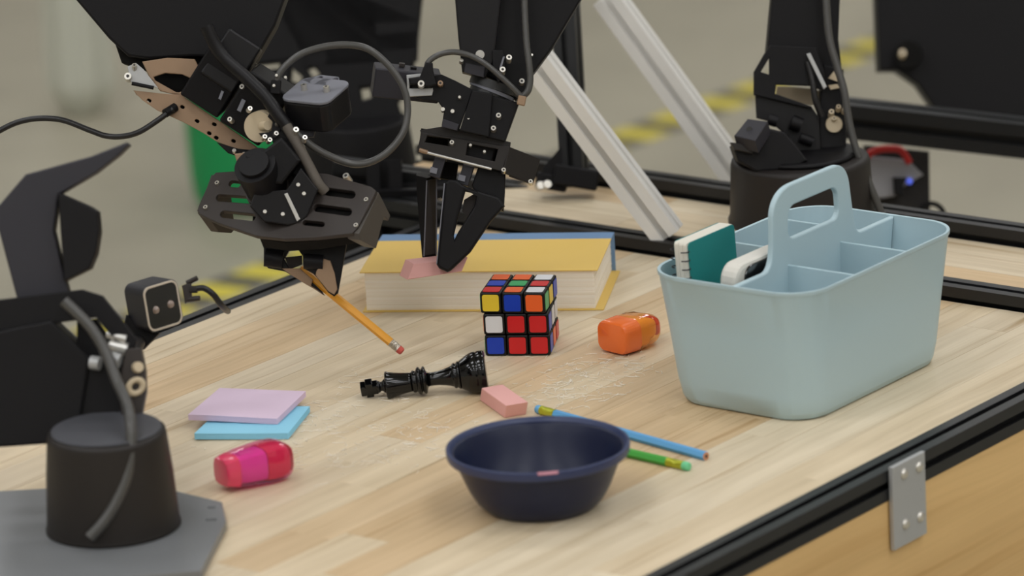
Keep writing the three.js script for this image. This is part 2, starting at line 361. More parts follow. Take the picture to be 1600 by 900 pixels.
// ------------------------------------------------------------------ chess king
{
  const L = 0.1068, tip = V3(-0.1315, TOP + 0.0079, 0.3083), baseC = V3(-0.0257, TOP + 0.0178, 0.3075);
  const dirK = baseC.clone().sub(tip).normalize();
  const t = thing('chess_king', 'glossy black king chess piece lying on its side in front of the cube', 'chess piece', V3(-0.08, TOP, 0.308));
  const gloss = phys('#070708', 0.14, { specularIntensity: 0.55, clearcoat: 0.3, clearcoatRoughness: 0.06 });
  const q = new THREE.Quaternion().setFromUnitVectors(UPV, dirK);
  const u = L / 1195;                                 // profile read along the axis
  const prof = (list) => new THREE.LatheGeometry(list.map(([x, r]) => new THREE.Vector2(r * u, x * u)), 48);
  const put = (g) => g.applyQuaternion(q).translate(tip.x, tip.y, tip.z);
  const smooth = (g) => g;
  part('crown', put(prof([[232, 0], [232, 40], [236, 96], [240, 126], [250, 134], [262, 133], [275, 126], [330, 112], [400, 100], [460, 92], [500, 90], [500, 0]])), gloss, t);
  part('collar', put(prof([[490, 0], [490, 96], [497, 104], [508, 106], [520, 103], [528, 98], [534, 108], [543, 126], [556, 134], [568, 130], [578, 112], [584, 104], [590, 118], [600, 130], [612, 132], [622, 122], [630, 90], [640, 70], [640, 0]])), gloss, t);
  part('stem', put(prof([[636, 0], [636, 66], [680, 63], [740, 67], [800, 78], [850, 92], [876, 103], [880, 112], [888, 120], [900, 121], [910, 114], [916, 116], [922, 126], [932, 131], [946, 130], [946, 0]])), gloss, t);
  part('base', put(prof([[940, 0], [940, 128], [960, 140], [990, 158], [1020, 176], [1050, 190], [1080, 198], [1105, 199], [1112, 194], [1118, 196], [1126, 201], [1150, 203], [1170, 203], [1184, 199], [1192, 190], [1195, 176], [1195, 0]])), gloss, t);
  const cross = [];
  const X = V3(1, 0, 0);
  const bx = (x0, x1, w, d) => { const g = new RoundedBoxGeometry(w * u, (x1 - x0) * u, d * u, 3, 9 * u); return g.translate(0, (x0 + x1) / 2 * u, 0); };
  cross.push(prof([[150, 0], [150, 46], [165, 58], [178, 56], [190, 44], [205, 46], [222, 62], [236, 70], [236, 0]]));
  for (const g of cross) put(g);
  part('cross', [...cross, ...[bx(0, 165, 104, 92), bx(48, 118, 172, 88), bx(0, 48, 118, 90)].map((g) => put(g.rotateY(0.5)))], gloss, t);
}

// ------------------------------------------------------------------ pencils
function hexRing(c, a, b, r, n = 6, turn = 0) { const o = []; for (let i = 0; i < n; i++) { const t = turn + i / n * Math.PI * 2; o.push(c.clone().addScaledVector(a, r * Math.cos(t)).addScaledVector(b, r * Math.sin(t))); } return o; }
function pencil(label, p, q, colours, r = 0.0036, opts = {}) { // p eraser end, q far end
  const d = q.clone().sub(p), L = d.length(); d.normalize();
  const a = d.clone().cross(UPV).normalize(), b = a.clone().cross(d).normalize();
  const along = (s) => p.clone().addScaledVector(d, s), t = thing('pencil', label, 'pencil', p.clone().lerp(q, 0.5));
  const ec = opts.eraserLen ?? 0.006, fl = opts.ferrule ?? 0.0165;
  const R = r * 0.97;
  part('eraser_tip', loft([hexRing(along(0), a, b, R * 0.6, 20), hexRing(along(0.0007), a, b, R * 0.88, 20), hexRing(along(0.002), a, b, R * 0.98, 20), hexRing(along(ec + 0.001), a, b, R * 0.98, 20)]), std(colours[0], 0.75), t);
  const rings = []; const N = 13;
  for (let i = 0; i <= N; i++) { const s = ec + fl * i / N; const bump = [2, 3, 5, 9, 11].includes(i) ? -0.07 : 0.04; rings.push(hexRing(along(s), a, b, R * (1 + bump), 24)); }
  const fe = part('ferrule', loft(rings, true, true, 0.9), colours[1], t);
  part('barrel', loft([hexRing(along(ec + fl - 0.001), a, b, r * 1.0, 6), hexRing(along(L - 0.0004), a, b, r * 1.0, 6), hexRing(along(L), a, b, r * 0.94, 6)], true, true, 0.5), std(colours[2], 0.42), t);
  part('wood_end', rod(along(L - 0.0006), along(L + 0.0003), r * 0.86, r * 0.86, 20), std('#c98f6a', 0.8), t);
  part('lead', rod(along(L - 0.0006), along(L + 0.0006), r * 0.33, r * 0.33, 14), std('#3a3434', 0.5), t);
  return t;
}
const ferruleMap = texture(128, 128, (u, v, x, y) => { const n = noise.noise(x * 0.22, y * 0.22, 3); return n > 0.1 ? [226, 218, 60] : n < -0.22 ? [70, 150, 60] : [168, 184, 40]; });
const greenGold = std('#b5b832', 0.35, 0.45), brassy = std('#b9b0a2', 0.3, 0.75);
function dress(t) { // flakes of the patterned ferrule as relief dots
  return t;
}
pencil('light blue unsharpened pencil with a green gold ferrule, right of the navy bowl', V3(0.0150, TOP + 0.0034, 0.3735), V3(0.1474, TOP + 0.0034, 0.5215), ['#62a4d2', greenGold, '#5aa0d4'], 0.0038);
pencil('bright green pencil lying half behind the navy bowl, under the blue pencil', V3(0.1330, TOP + 0.0034, 0.5465), V3(0.0060, TOP + 0.0034, 0.4280), ['#74cf98', greenGold, '#48ab42'], 0.0038);
{
  const k = kit(4.03);
  pencil('yellow pencil with a pink eraser tip held by the left black gripper', k.p(629, 550, 4), k.p(470, 419, -14), ['#c8564a', brassy, '#e6a02c'], 0.0036, { eraserLen: 0.0045, ferrule: 0.0085 });
}

// ------------------------------------------------------------------ bowl
{
  const c = V3(0.0135, TOP, 0.6115), t = thing('bowl', 'small navy blue plastic bowl at the front edge of the view', 'bowl', c);
  const navy = phys('#161d38', 0.36, { specularIntensity: 0.65 });
  const L = (pts) => new THREE.LatheGeometry(pts.map(([r, y]) => new THREE.Vector2(r, y)), 96).translate(c.x, c.y, c.z);
  part('body', L([[0, 0.0022], [0.036, 0.0022], [0.037, 0.0003], [0.0395, 0], [0.0425, 0.0008], [0.0455, 0.003], [0.0505, 0.0085], [0.0555, 0.017], [0.0605, 0.029], [0.0645, 0.039], [0.0676, 0.0452], [0.0670, 0.0472], [0.0652, 0.0455], [0.0618, 0.0375], [0.0580, 0.0285], [0.0535, 0.0195], [0.0480, 0.0115], [0.0430, 0.0065], [0.038, 0.0048], [0, 0.0045]]), navy, t);
  part('rim', L([[0.0655, 0.0426], [0.0694, 0.0424], [0.0709, 0.0429], [0.0715, 0.0440], [0.0718, 0.0492], [0.0717, 0.0499], [0.0712, 0.0503], [0.0704, 0.0504], [0.0696, 0.0502], [0.0688, 0.0496], [0.0676, 0.0478], [0.0655, 0.0450]]), phys('#2a355a', 0.4), t);
  // small pink mark on the lip
  const sm = new THREE.LatheGeometry([[0.0686, 0.0496], [0.0695, 0.0503], [0.0704, 0.0506], [0.0713, 0.0505], [0.0719, 0.0500], [0.0720, 0.0488]].map(([r, y]) => new THREE.Vector2(r, y)), 12, -0.02, 0.22).translate(c.x, c.y, c.z);
  part('pink_mark', sm, std('#c98a98', 0.5), t, 'small pink mark on the lip of the bowl');
}

// ------------------------------------------------------------------ barrel sharpeners
function sharpener(label, c, theta, corner, sections, cols) {
  const axis = V3(Math.cos(theta), 0, -Math.sin(theta)), side = axis.clone().cross(UPV).negate(); // side towards the viewer
  const t = thing('pencil_sharpener', label, 'sharpener', c.clone().setY(TOP));
  const ring = ([s, hx, hy, r]) => roundRect(hx, hy, r, corner).map(([x, y]) => c.clone().addScaledVector(axis, s).addScaledVector(side, x).addScaledVector(UPV, y));
  const skin = (name, list, mat, parent, label2) => part(name, loft(list.map(ring), true, true, 0.45), mat, parent, label2);
  skin('cap', sections.cap, cols.cap, t, 'opaque end cap');
  const sh = skin('shell', sections.shell, cols.shell, t, 'clear tinted shavings shell');
  skin('sharpener_block', sections.block, cols.block, sh);
  if (sections.body) skin('holder', sections.body, cols.body, sh);
  skin('end_band', sections.band, cols.cap, t);
  const b = sections.blade;
  part('blade', box(c.clone().addScaledVector(axis, b[0]).addScaledVector(UPV, b[1]), axis, UPV, side.clone().negate(), b[2], 0.0006, b[3], 0.0002), cols.blade, sh);
}
{
  const c = V3(0.1005, TOP + 0.0145, 0.2035);
  sharpener('orange barrel pencil sharpener beside the blue tote', c, THREE.MathUtils.degToRad(44), 6, {
    cap: [[-0.0245, 0.0158, 0.0118, 0.0066], [-0.0243, 0.0164, 0.0124, 0.0072], [-0.0236, 0.0170, 0.0130, 0.0078], [-0.0222, 0.0176, 0.0136, 0.0084], [-0.0190, 0.0179, 0.0140, 0.0088], [-0.0060, 0.0183, 0.0144, 0.0092]],
    shell: [[-0.0062, 0.0180, 0.0141, 0.0092], [0.004, 0.0181, 0.0142, 0.0094], [0.012, 0.0175, 0.0137, 0.0096], [0.018, 0.0160, 0.0124, 0.0092], [0.0222, 0.0138, 0.0106, 0.0082], [0.0243, 0.0112, 0.0084, 0.0066]],
    block: [[-0.006, 0.0162, 0.0122, 0.007], [0.006, 0.0162, 0.0122, 0.007], [0.0062, 0.0135, 0.0100, 0.006], [0.016, 0.0120, 0.0090, 0.006], [0.0205, 0.010, 0.0076, 0.005]],
    band: [[0.0244, 0.0112, 0.0084, 0.0066], [0.0250, 0.0100, 0.0074, 0.0060]],
    blade: [0.000, 0.0121, 0.010, 0.008],
  }, { cap: phys('#f5742e', 0.26, { clearcoat: 0.5 }), shell: phys('#ffdba0', 0.07, { transmission: 0.95, thickness: 0, ior: 1.45, clearcoat: 0.7 }), block: std('#f2ba48', 0.4), blade: std('#efc98a', 0.35) });
}
{
  const c = V3(-0.2125, TOP + 0.0160, 0.5190);
  sharpener('magenta barrel pencil sharpener in front of the sticky note pads', c, THREE.MathUtils.degToRad(33), 2, {
    cap: [[-0.0315, 0.0098, 0.0092, 0.0050], [-0.0312, 0.0110, 0.0104, 0.0056], [-0.0300, 0.0120, 0.0113, 0.0062], [-0.0225, 0.0138, 0.0131, 0.0070], [-0.0205, 0.0141, 0.0134, 0.0072]],
    shell: [[-0.0207, 0.0138, 0.0131, 0.0070], [-0.012, 0.0152, 0.0144, 0.0076], [0.002, 0.0165, 0.0156, 0.0082], [0.012, 0.0169, 0.0159, 0.0084], [0.019, 0.0164, 0.0154, 0.0082], [0.0250, 0.0148, 0.0138, 0.0076], [0.0290, 0.0122, 0.0112, 0.0064]],
    block: [[0.005, 0.0142, 0.0132, 0.0070], [0.012, 0.0150, 0.0140, 0.0074], [0.0185, 0.0146, 0.0136, 0.0072], [0.0245, 0.0132, 0.0122, 0.0066], [0.0275, 0.0110, 0.0100, 0.0060]],
    body: [[-0.0200, 0.0112, 0.0104, 0.0060], [-0.012, 0.0126, 0.0118, 0.0064], [0.0046, 0.0134, 0.0126, 0.0068]],
    band: [[0.0289, 0.0118, 0.0108, 0.0062], [0.0305, 0.0098, 0.0090, 0.0056]],
    blade: [-0.008, 0.0119, 0.014, 0.008],
  }, { cap: phys('#e23a62', 0.26, { clearcoat: 0.6 }), body: std('#e560cc', 0.4), shell: phys('#fbb0d6', 0.06, { transmission: 0.95, thickness: 0, ior: 1.45, clearcoat: 0.9 }), block: std('#d8235c', 0.4), blade: std('#e07ccc', 0.4) });
}

// ------------------------------------------------------------------ sticky note pads
function pad(label, corners, y0, h, colour, edgeColour, lift) {
  const c = corners.reduce((s, p) => s.add(V3(p[0], 0, p[1])), V3(0, 0, 0)).divideScalar(4);
  const t = thing('sticky_note_pad', label, 'sticky notes', V3(c.x, TOP + y0, c.z));
  const N = 14, layers = 6;
  // sheets: a soft wave along the pad; layers as thin blocks, the top one a shade of its own
  const P = (a, b, k) => { const [p0, p1, p2, p3] = corners; const x = (p0[0] * (1 - a) + p1[0] * a) * (1 - b) + (p3[0] * (1 - a) + p2[0] * a) * b, z = (p0[1] * (1 - a) + p1[1] * a) * (1 - b) + (p3[1] * (1 - a) + p2[1] * a) * b; return V3(x, TOP + y0 + h * k + lift(a, b), z); };
  const ring = (k, ins = 0) => { const o = []; const lo = ins, hi = 1 - ins; for (let i = 0; i < N; i++) o.push(P(lo + (hi - lo) * i / N, lo, k)); for (let i = 0; i < N; i++) o.push(P(hi, lo + (hi - lo) * i / N, k)); for (let i = 0; i < N; i++) o.push(P(hi - (hi - lo) * i / N, hi, k)); for (let i = 0; i < N; i++) o.push(P(lo, hi - (hi - lo) * i / N, k)); return o; };
  const rings = [];
  for (let i = 0; i <= layers; i++) { rings.push(ring(i / layers * 0.94 + 0.001, 0.003)); if (i < layers) rings.push(ring((i + 0.5) / layers * 0.94, 0)); }
  part('sheets', loft(rings, true, true, 0.25), std(edgeColour, 0.85), t);
  const pos = [], idx = [], M2 = 16;
  const g = new THREE.BufferGeometry();
  for (const k of [1, 0.94]) for (let j = 0; j <= M2; j++) for (let i = 0; i <= M2; i++) { const p = P(i / M2, j / M2, k); pos.push(p.x, p.y, p.z); }
  const S = (M2 + 1) * (M2 + 1);
  for (let j = 0; j < M2; j++) for (let i = 0; i < M2; i++) { const a = j * (M2 + 1) + i; idx.push(a, a + M2 + 1, a + 1, a + 1, a + M2 + 1, a + M2 + 2, S + a, S + a + 1, S + a + M2 + 1, S + a + 1, S + a + M2 + 2, S + a + M2 + 1); }
  for (let i = 0; i < M2; i++) for (const [a, b] of [[i, i + 1], [M2 * (M2 + 1) + i + 1, M2 * (M2 + 1) + i], [(i + 1) * (M2 + 1), i * (M2 + 1)], [i * (M2 + 1) + M2, (i + 1) * (M2 + 1) + M2]]) idx.push(a, b, S + a, b, S + b, S + a);
  g.setAttribute('position', new THREE.Float32BufferAttribute(pos, 3)); g.setAttribute('uv', new THREE.Float32BufferAttribute(new Float32Array(pos.length / 3 * 2), 2)); g.setIndex(idx);
  const gg = toCreasedNormals(g, 0.5);
  part('top_sheet', gg, std(colour, 0.85), t);
}
pad('light blue sticky note pad, lower of the two stacked pads', [[-0.2475, 0.3290], [-0.1735, 0.3400], [-0.1895, 0.4105], [-0.2672, 0.4000]], 0.0003, 0.0052, '#92d2ec', '#92d2ec', (a, b) => 0.0007 * Math.pow(b, 2) * Math.pow(1 - a, 2));
pad('lavender sticky note pad, upper of the two stacked pads', [[-0.2505, 0.2939], [-0.1772, 0.3163], [-0.1991, 0.3860], [-0.2736, 0.3667]], 0.0064, 0.0050, '#e0c9de', '#e0c9de', (a, b) => 0.0008 * Math.sin(a * 3.0 + 1.4) * b);

// ------------------------------------------------------------------ thick book
{
  const t = thing('book', 'thick softcover book with yellow covers and a blue spine lying flat behind the cube', 'book', V3(-0.02, TOP, 0.01));
  // local axes: along the front edge, and away from the viewer
  const o = V3(-0.1350, TOP, 0.0520), e = V3(0.0759 + 0.1354, 0, 0.0871 - 0.0540), Lb = e.length(), a = e.clone().normalize(), b = V3(a.z, 0, -a.x); // b points away
  const Db = 0.122, H = 0.0372;
  const at3 = (x, y, z) => o.clone().addScaledVector(a, x).addScaledVector(b, z).setY(TOP + y);
  const bk = (x0, x1, y0, y1, z0, z1, r = 0.0005) => box(at3((x0 + x1) / 2, (y0 + y1) / 2, (z0 + z1) / 2), a, UPV, b.clone().negate(), x1 - x0, y1 - y0, z1 - z0, r);
  const yellow = std('#eac566', 0.5), blue = std('#6d90b8', 0.5);
  const cover = (y0, y1, inset) => slab(at3(0, y0, 0), a, b, shapeOf([[inset, 0], [Lb - inset, 0], [Lb - inset, Db], [inset, Db]]), 0, 0);
  part('front_cover', bk(0, Lb, H - 0.0011, H, 0, Db - 0.020, 0.0004), yellow, t, 'plain yellow cover');
  part('spine', [bk(0, Lb, H - 0.0011, H, Db - 0.0198, Db, 0.0004), bk(0, Lb, 0.0006, H, Db, Db + 0.0014, 0.0006)], blue, t, 'blue spine strip');
  part('back_cover', bk(0.001, Lb + 0.004, 0, 0.0011, -0.001, Db, 0.0004), std('#e2bf62', 0.5), t);
  // page block: sections of slightly differing depth
  const tones = ['#f8efdf', '#faf3e5', '#f5ecda', '#f8f0e0'].map((c) => std(c, 0.9));
  const nS = 18;
  for (let i = 0; i < nS; i++) {
    const y0 = 0.0012 + (H - 0.0024) * i / nS, y1 = 0.0012 + (H - 0.0024) * (i + 1) / nS - 0.00002, s = rr(0, 0.0004) + 0.0020, e2 = 0.0035 + rr(0, 0.0004);
    part('page_section', bk(0.004 + rr(0, 0.0006), Lb - e2, y0, y1, s, Db - 0.0002, 0.0001), tones[i % 4], t);
  }
}

// ------------------------------------------------------------------ tote
const toteMat = phys('#b3cbd3', 0.48, { clearcoat: 0.1 });
{
  const cu = -0.1035, cw = 0.3915, H = 0.115;
  const t = thing('tote', 'pale blue plastic caddy with dividers and a centre handle on the right of the bench', 'tote', T(cu, 0, cw));
  const ring = (hl, hw, r, y) => roundRect(hl, hw, r, 10).map(([x, z]) => T(cu + x, y, cw + z));
  const rings = [
    ring(0.100, 0.064, 0.028, 0.0016), ring(0.1015, 0.0655, 0.029, 0.0004), ring(0.1035, 0.068, 0.030, 0.0016), ring(0.1055, 0.0700, 0.031, 0.006), ring(0.1080, 0.0725, 0.032, 0.020),
    ring(0.1140, 0.0770, 0.034, 0.068), ring(0.1205, 0.0808, 0.036, 0.1105), ring(0.1216, 0.0816, 0.0365, 0.1115), ring(0.1220, 0.0820, 0.037, 0.1135), ring(0.1216, 0.0816, 0.0365, 0.1148), ring(0.1203, 0.0803, 0.0355, 0.1150), ring(0.1192, 0.0792, 0.0345, 0.1145),
    ring(0.1188, 0.0786, 0.034, 0.108), ring(0.1110, 0.0745, 0.032, 0.060), ring(0.1050, 0.0697, 0.029, 0.016), ring(0.1020, 0.0665, 0.026, 0.006), ring(0.0985, 0.063, 0.024, 0.0036)];
  part('tub', loft(rings, true, true, 0.9), toteMat, t);
  // centre wall rising into the handle, one outline with a hole
  const wallW = 0.4000, th = 0.0055;
  const mm = (pts) => pts.map(([x, y]) => [x - cu, y]);
  const outline = new THREE.Shape();
  const hl = 0.1065, top = 0.1135;
  outline.moveTo(-0.098, 0.0045); outline.lineTo(0.098, 0.0045); outline.lineTo(0.1192, top); outline.lineTo(0.0685, top);
  const h0 = -0.0562, h1 = 0.0525;     // handle legs
  outline.bezierCurveTo(0.0600, top + 0.001, 0.0590, 0.123, 0.0575, 0.1330); outline.lineTo(0.0535, 0.1585);
  outline.bezierCurveTo(0.0510, 0.1725, 0.0430, 0.1792, 0.0290, 0.1792); outline.lineTo(-0.0310, 0.1792); outline.bezierCurveTo(-0.0480, 0.1792, -0.0590, 0.1710, -0.0610, 0.1585);
  outline.lineTo(-0.0625, 0.1330); outline.bezierCurveTo(-0.0640, 0.123, -0.0660, top + 0.001, -0.0745, top); outline.lineTo(-0.1192, top);
  const hole = new THREE.Path(roundRect(0.0372, 0.0138, 0.009, 6).map(([x, y]) => new THREE.Vector2(x - 0.0018 + y * 0.08 * Math.sign(-x), y + 0.1472)));
  outline.holes.push(hole);
  part('handle_wall', slab(T(cu, 0, wallW - th / 2), UX, UPV, outline, th, 0.0014), toteMat, t, 'centre wall rising into a looped handle');
  // cross dividers
  const divider = (u, w0, w1) => part('divider', slab(T(u + 0.0012, 0, 0), WX.clone(), UPV, shapeOf([[w0 + (w0 < 0.35 ? 0.0165 : 0), 0.0045], [w1 - (w1 > 0.42 ? 0.0165 : 0), 0.0045], [w1, 0.1125], [w0, 0.1125]]), 0.0024, 0.0008), toteMat, t);
  divider(-0.1440, wallW, 0.4705); divider(-0.0660, wallW, 0.4705); divider(-0.1080, 0.3125, wallW); divider(-0.0290, 0.3125, wallW);
}
{
  // notebook standing in the tote
  const t = thing('notebook', 'small teal wire-bound notebook standing in the left compartment of the blue tote', 'notebook', T(-0.175, 0.02, 0.338));
  const lean = V3(0, 1, 0).addScaledVector(WX, -0.05).normalize();
  const cover = (w, th, mat, name, r, x0 = 0.004) => part(name, slab(T(-0.2090, 0.030, w), UX, lean, shapeOf(roundRectAt(x0, 0, 0.0715, 0.1085, r)), th, 0.0003), mat, t);
  cover(0.3492, 0.0010, std('#12807e', 0.5), 'front_cover', 0.004, 0.005);
  cover(0.3355, 0.0010, std('#12807e', 0.5), 'back_cover', 0.004, 0.005);
  for (let i = 0; i < 6; i++) cover(0.3368 + i * 0.00205, 0.0019, std('#e4e0d4', 0.9), 'page_section', 0.003, 0.0035 - (i % 2) * 0.0004);
  for (let i = 0; i < 12; i++) {
    const y = 0.051 + i * 0.0073, pts = [];
    for (let k = 0; k <= 12; k++) { const a = k / 12 * Math.PI * 2 * 0.86; pts.push(T(-0.2058 - 0.0048 * Math.cos(a + 0.45), y + 0.0009 * k / 12, 0.3425 + 0.0088 * Math.sin(a + 0.45 - 0.0) - (y - 0.03) * 0.05)); }
    part('wire_loop', tube(pts, 0.00055, 24, 6), std('#26262a', 0.4, 0.4), t);
  }
}
function roundRectAt(x0, y0, x1, y1, r) { return roundRect((x1 - x0) / 2, (y1 - y0) / 2, r, 5).map(([x, y]) => [x + (x0 + x1) / 2, y + (y0 + y1) / 2]); }
{
  const t = thing('handheld_device', 'white rounded device with a black panel tucked beside the tote handle', 'device', T(-0.17, 0.01, 0.37));
  const a = UX.clone(), up = UPV.clone().addScaledVector(WX, 0.06).normalize();
  part('body', slab(T(-0.2050, 0.012, 0.3855), a.clone().negate(), up, shapeOf(roundRectAt(-0.080, 0, 0, 0.1125, 0.014)), 0.0165, 0.0035), std('#dcd9d0', 0.45), t);
  part('panel', slab(T(-0.2050, 0.012, 0.3870), a.clone().negate(), up, shapeOf(roundRectAt(-0.078, 0.006, -0.0125, 0.1095, 0.009)), 0.0022, 0.0006), M.glassBlack, t, 'black glossy panel');
}

// ------------------------------------------------------------------ wood fibres on the worn top
{
  const geos = [];
  const spots = [[-0.19, 0.36, 0.05, 0.045, 110], [-0.09, 0.40, 0.05, 0.06, 60], [0.045, 0.31, 0.045, 0.05, 130], [-0.11, 0.27, 0.06, 0.05, 70], [0.08, 0.25, 0.05, 0.035, 60], [-0.15, 0.46, 0.06, 0.05, 60], [-0.02, 0.45, 0.05, 0.06, 50]];
  for (const [x, z, sx, sz, n] of spots) for (let i = 0; i < n * 1.2; i++) {
    const g1 = (rnd() + rnd() + rnd() - 1.5) * 1.2, g2 = (rnd() + rnd() + rnd() - 1.5) * 1.2, cx = x + g1 * sx, cz = z + g2 * sz; let a = rr(0, 6.28); const bend = rr(-0.5, 0.5), L = rr(0.004, 0.013), pts = [];
    let px = cx, pz = cz; for (let k = 0; k < 5; k++) { pts.push(V3(px, TOP + 0.00042, pz)); px += Math.cos(a) * L / 4; pz += Math.sin(a) * L / 4; a += bend; }
    geos.push(tube(pts, rr(0.00017, 0.00032), 6, 4));
  }
  const m = new THREE.Mesh(merge(geos), std('#f7efe0', 0.8)); m.name = 'wood_fibres'; m.receiveShadow = true; scene.add(m);
  m.userData = { label: 'pale curly wood fibres scattered over the worn bench top', category: 'fibres', kind: 'stuff' };
}

// ------------------------------------------------------------------ screws for the machinery
function screw(k, parent, x, y, z, r = 4, n = [0, -0.3, 1], mat = M.screw) {
  const p = k.p(x, y, z), d = dir(...n).normalize(), h = r * 0.9 * k.s;
  const q = p.clone().addScaledVector(d, h), R = r * k.s;
  const s = part('screw', [rod(p.clone().addScaledVector(d, -h * 2), q, R, R * 0.86, 16)], mat, parent);
  if (r >= 4) part('socket', rod(q.clone().addScaledVector(d, -h * 0.2), q.clone().addScaledVector(d, h * 0.05), R * 0.42, R * 0.42, 6), M.socket, s);
  return s;
}

// ------------------------------------------------------------------ left robot arm, reaching in from the upper left
{
  const k = kit(4.06), base = k.p(300, 150);
  const t = thing('robot_arm', 'black robot arm reaching in from the upper left, its gripper holding the yellow pencil', 'robot arm', base);
  const U = [254, 28, 128], V = [-25, 62, 36], O = [336, 269, 0], N = [18, 33, -44];
  const zOf = (x, y) => { const dx = x - O[0], dy = y - O[1], D = U[0] * V[1] - U[1] * V[0]; return (dx * V[1] - dy * V[0]) / D * U[2] + (U[0] * dy - U[1] * dx) / D * V[2]; };
  const face = M.brown;
  // carriage plate with slots, and the body under it
  const gp = part('gripper_plate', k.plate(O, U, V, [[337, 269], [372, 267], [440, 267], [515, 273], [584, 294], [591, 300], [588, 308], [564, 357], [556, 366], [500, 372], [450, 374], [405, 369], [345, 349], [315, 335], [310, 329], [313, 319], [331, 275]], 9, 1.4,
    [slotPts(345, 309, 393, 313, 5.5), slotPts(353, 335, 398, 340, 5.5), slotPts(364, 287, 372, 288, 5), slotPts(516, 301, 553, 306, 6), slotPts(500, 326, 548, 333, 6), slotPts(482, 349, 508, 352, 4)]), face, t);
  part('gripper_body', k.plate([336 + 4, 269 + 8, -11], U, V, [[400, 278], [515, 284], [560, 300], [570, 318], [553, 368], [500, 377], [450, 380], [412, 374], [398, 350]], 24, 1.5), M.blackRough, t);
  part('end_block', k.plate([570, 296, 118], V, N, [[572, 298], [589, 333], [586, 341], [580, 335], [575, 352], [568, 384], [545, 372], [543, 362]], 22, 1.2), M.taupe, t);
  part('end_block', k.plate([330, 271, 0], V, N, [[330, 273], [345, 300], [350, 356], [345, 362], [328, 361], [310, 333]], 16, 1.2), M.brown, t);
  for (const [x, y] of [[340, 287], [322, 325], [573, 313], [557, 353]]) screw(k, t, x, y, zOf(x, y) + 1, 4.2, [-18, -33, 44]);
  // wrist: stacked motor and brackets on the plate
  part('wrist_motor', [k.rod([424, 306, 62], [398, 258, 126], 33, 33, 40), k.rod([404, 270, 110], [396, 254, 132], 26, 24, 40)], M.black, t);
  part('wrist_neck', k.prism([[384, 242], [410, 236], [440, 214], [470, 250], [440, 288], [400, 284], [376, 264]], 124, 50, 4), M.black, t);
  part('wrist_ring', k.rod([420, 300, 72], [417, 294, 80], 35, 35, 40), M.brown, t);
  part('wrist_bracket', [k.prism([[398, 300], [448, 296], [470, 262], [497, 296], [480, 338], [468, 348], [450, 352], [412, 346], [390, 322]], 118, 60, 2)], M.blackSatin, t);
  part('bracket_edge', k.prism([[444, 303], [449, 301], [469, 342], [464, 346]], 122, 116, 0.6), M.silver, t, 'bare metal edge of the bracket');
  part('wrist_collar', [k.prism([[366, 240], [402, 236], [412, 262], [392, 272], [374, 266]], 70, 30, 2)], M.bronze, t, 'bronze tinted collar');
  for (const [x, y] of [[466, 289], [475, 303], [414, 331], [442, 335]]) screw(k, t, x, y, 118, 3.4, [0, -0.3, 1]);
  part('wrist_link', k.prism([[420, 205], [452, 200], [476, 240], [505, 290], [498, 300], [470, 284], [436, 250]], 70, 30, 2), M.black, t);
  screw(k, t, 542, 277, 66, 6, [-18, -33, 44]);
  // fingers round the pencil
  part('finger', k.prism([[405, 370], [412, 388], [412, 410], [419, 419], [445, 424], [478, 443], [507, 462], [498, 447], [487, 436], [474, 421], [453, 421], [444, 405], [459, 379], [470, 368], [440, 364]], 46, 22, 1.5), M.blackSatin, t);
  part('finger', k.prism([[455, 372], [459, 380], [473, 400], [474, 419], [490, 428], [497, 436], [513, 457], [522, 463], [528, 458], [533, 430], [541, 384], [540, 366], [500, 366]], 84, 66, 1.5), M.black, t);
  part('finger_roller', [k.rod([414, 402, 50], [442, 406, 50], 14), k.rod([475, 408, 84], [505, 410, 84], 12)], M.black, t);
  part('finger_lit_face', k.prism([[506, 404], [516, 407], [523, 427], [527, 452], [522, 460], [513, 455], [493, 430], [494, 424]], 90, 84, 1), M.bronze, t);  // lit face of the black claw, the light put into its brown
  part('finger_lit_face', k.prism([[440, 419], [468, 419], [489, 437], [486, 446], [506, 460], [476, 443], [450, 426]], 52, 46, 1), M.bronze, t);  // front-lit face of the other finger, painted the same brown
  part('grip_pad', k.prism([[445, 402], [472, 399], [472, 413], [452, 421]], 44, 38, 0.5), M.gripPad, t);
  // forearm: perforated plate, black edge, motors
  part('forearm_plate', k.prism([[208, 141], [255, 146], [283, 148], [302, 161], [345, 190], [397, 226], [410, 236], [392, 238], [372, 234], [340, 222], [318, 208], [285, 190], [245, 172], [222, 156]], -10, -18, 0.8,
    [[216, 146], [233, 157], [285, 167], [308, 189], [335, 194], [327, 208], [338, 215], [365, 220]].map(([x, y], i) => slotPts(x - 1, y - 0.5, x + 1, y + 0.5, 2.6))), M.bronze, t, 'perforated side plate with the wood reflection painted in brown');  // black plate; the bench wood it reflects is painted into its colour
  part('plate_backing', k.prism([[214, 142], [283, 149], [302, 162], [345, 191], [397, 227], [388, 236], [340, 220], [285, 188], [245, 170]], -20, -50, 1), M.blackRough, t);
  part('forearm_edge', k.prism([[338, 222], [372, 232], [412, 236], [418, 246], [404, 250], [380, 247], [356, 239]], -4, -30, 1.5), M.black, t);
  for (const [x, y, r] of [[366, 236, 3.6], [382, 243, 5], [392, 245, 5], [404, 244, 3.4]]) screw(k, t, x, y, -3, r, [0, -0.5, 1]);
  part('forearm_motor', [k.obox([341, 122, -20], [0.84, 0.55, 0], [-0.55, 0.84, -0.25], 70, 92, 80, 4)], M.black, t);
  const m2 = part('forearm_motor', [k.obox([405, 163, -4], [0.84, 0.55, 0], [-0.55, 0.84, -0.25], 74, 96, 80, 4)], M.black, t);
  part('motor_label', k.prism([[378, 154], [384, 157], [376, 175], [370, 172]], 40, 37, 0.3), M.slate, m2);
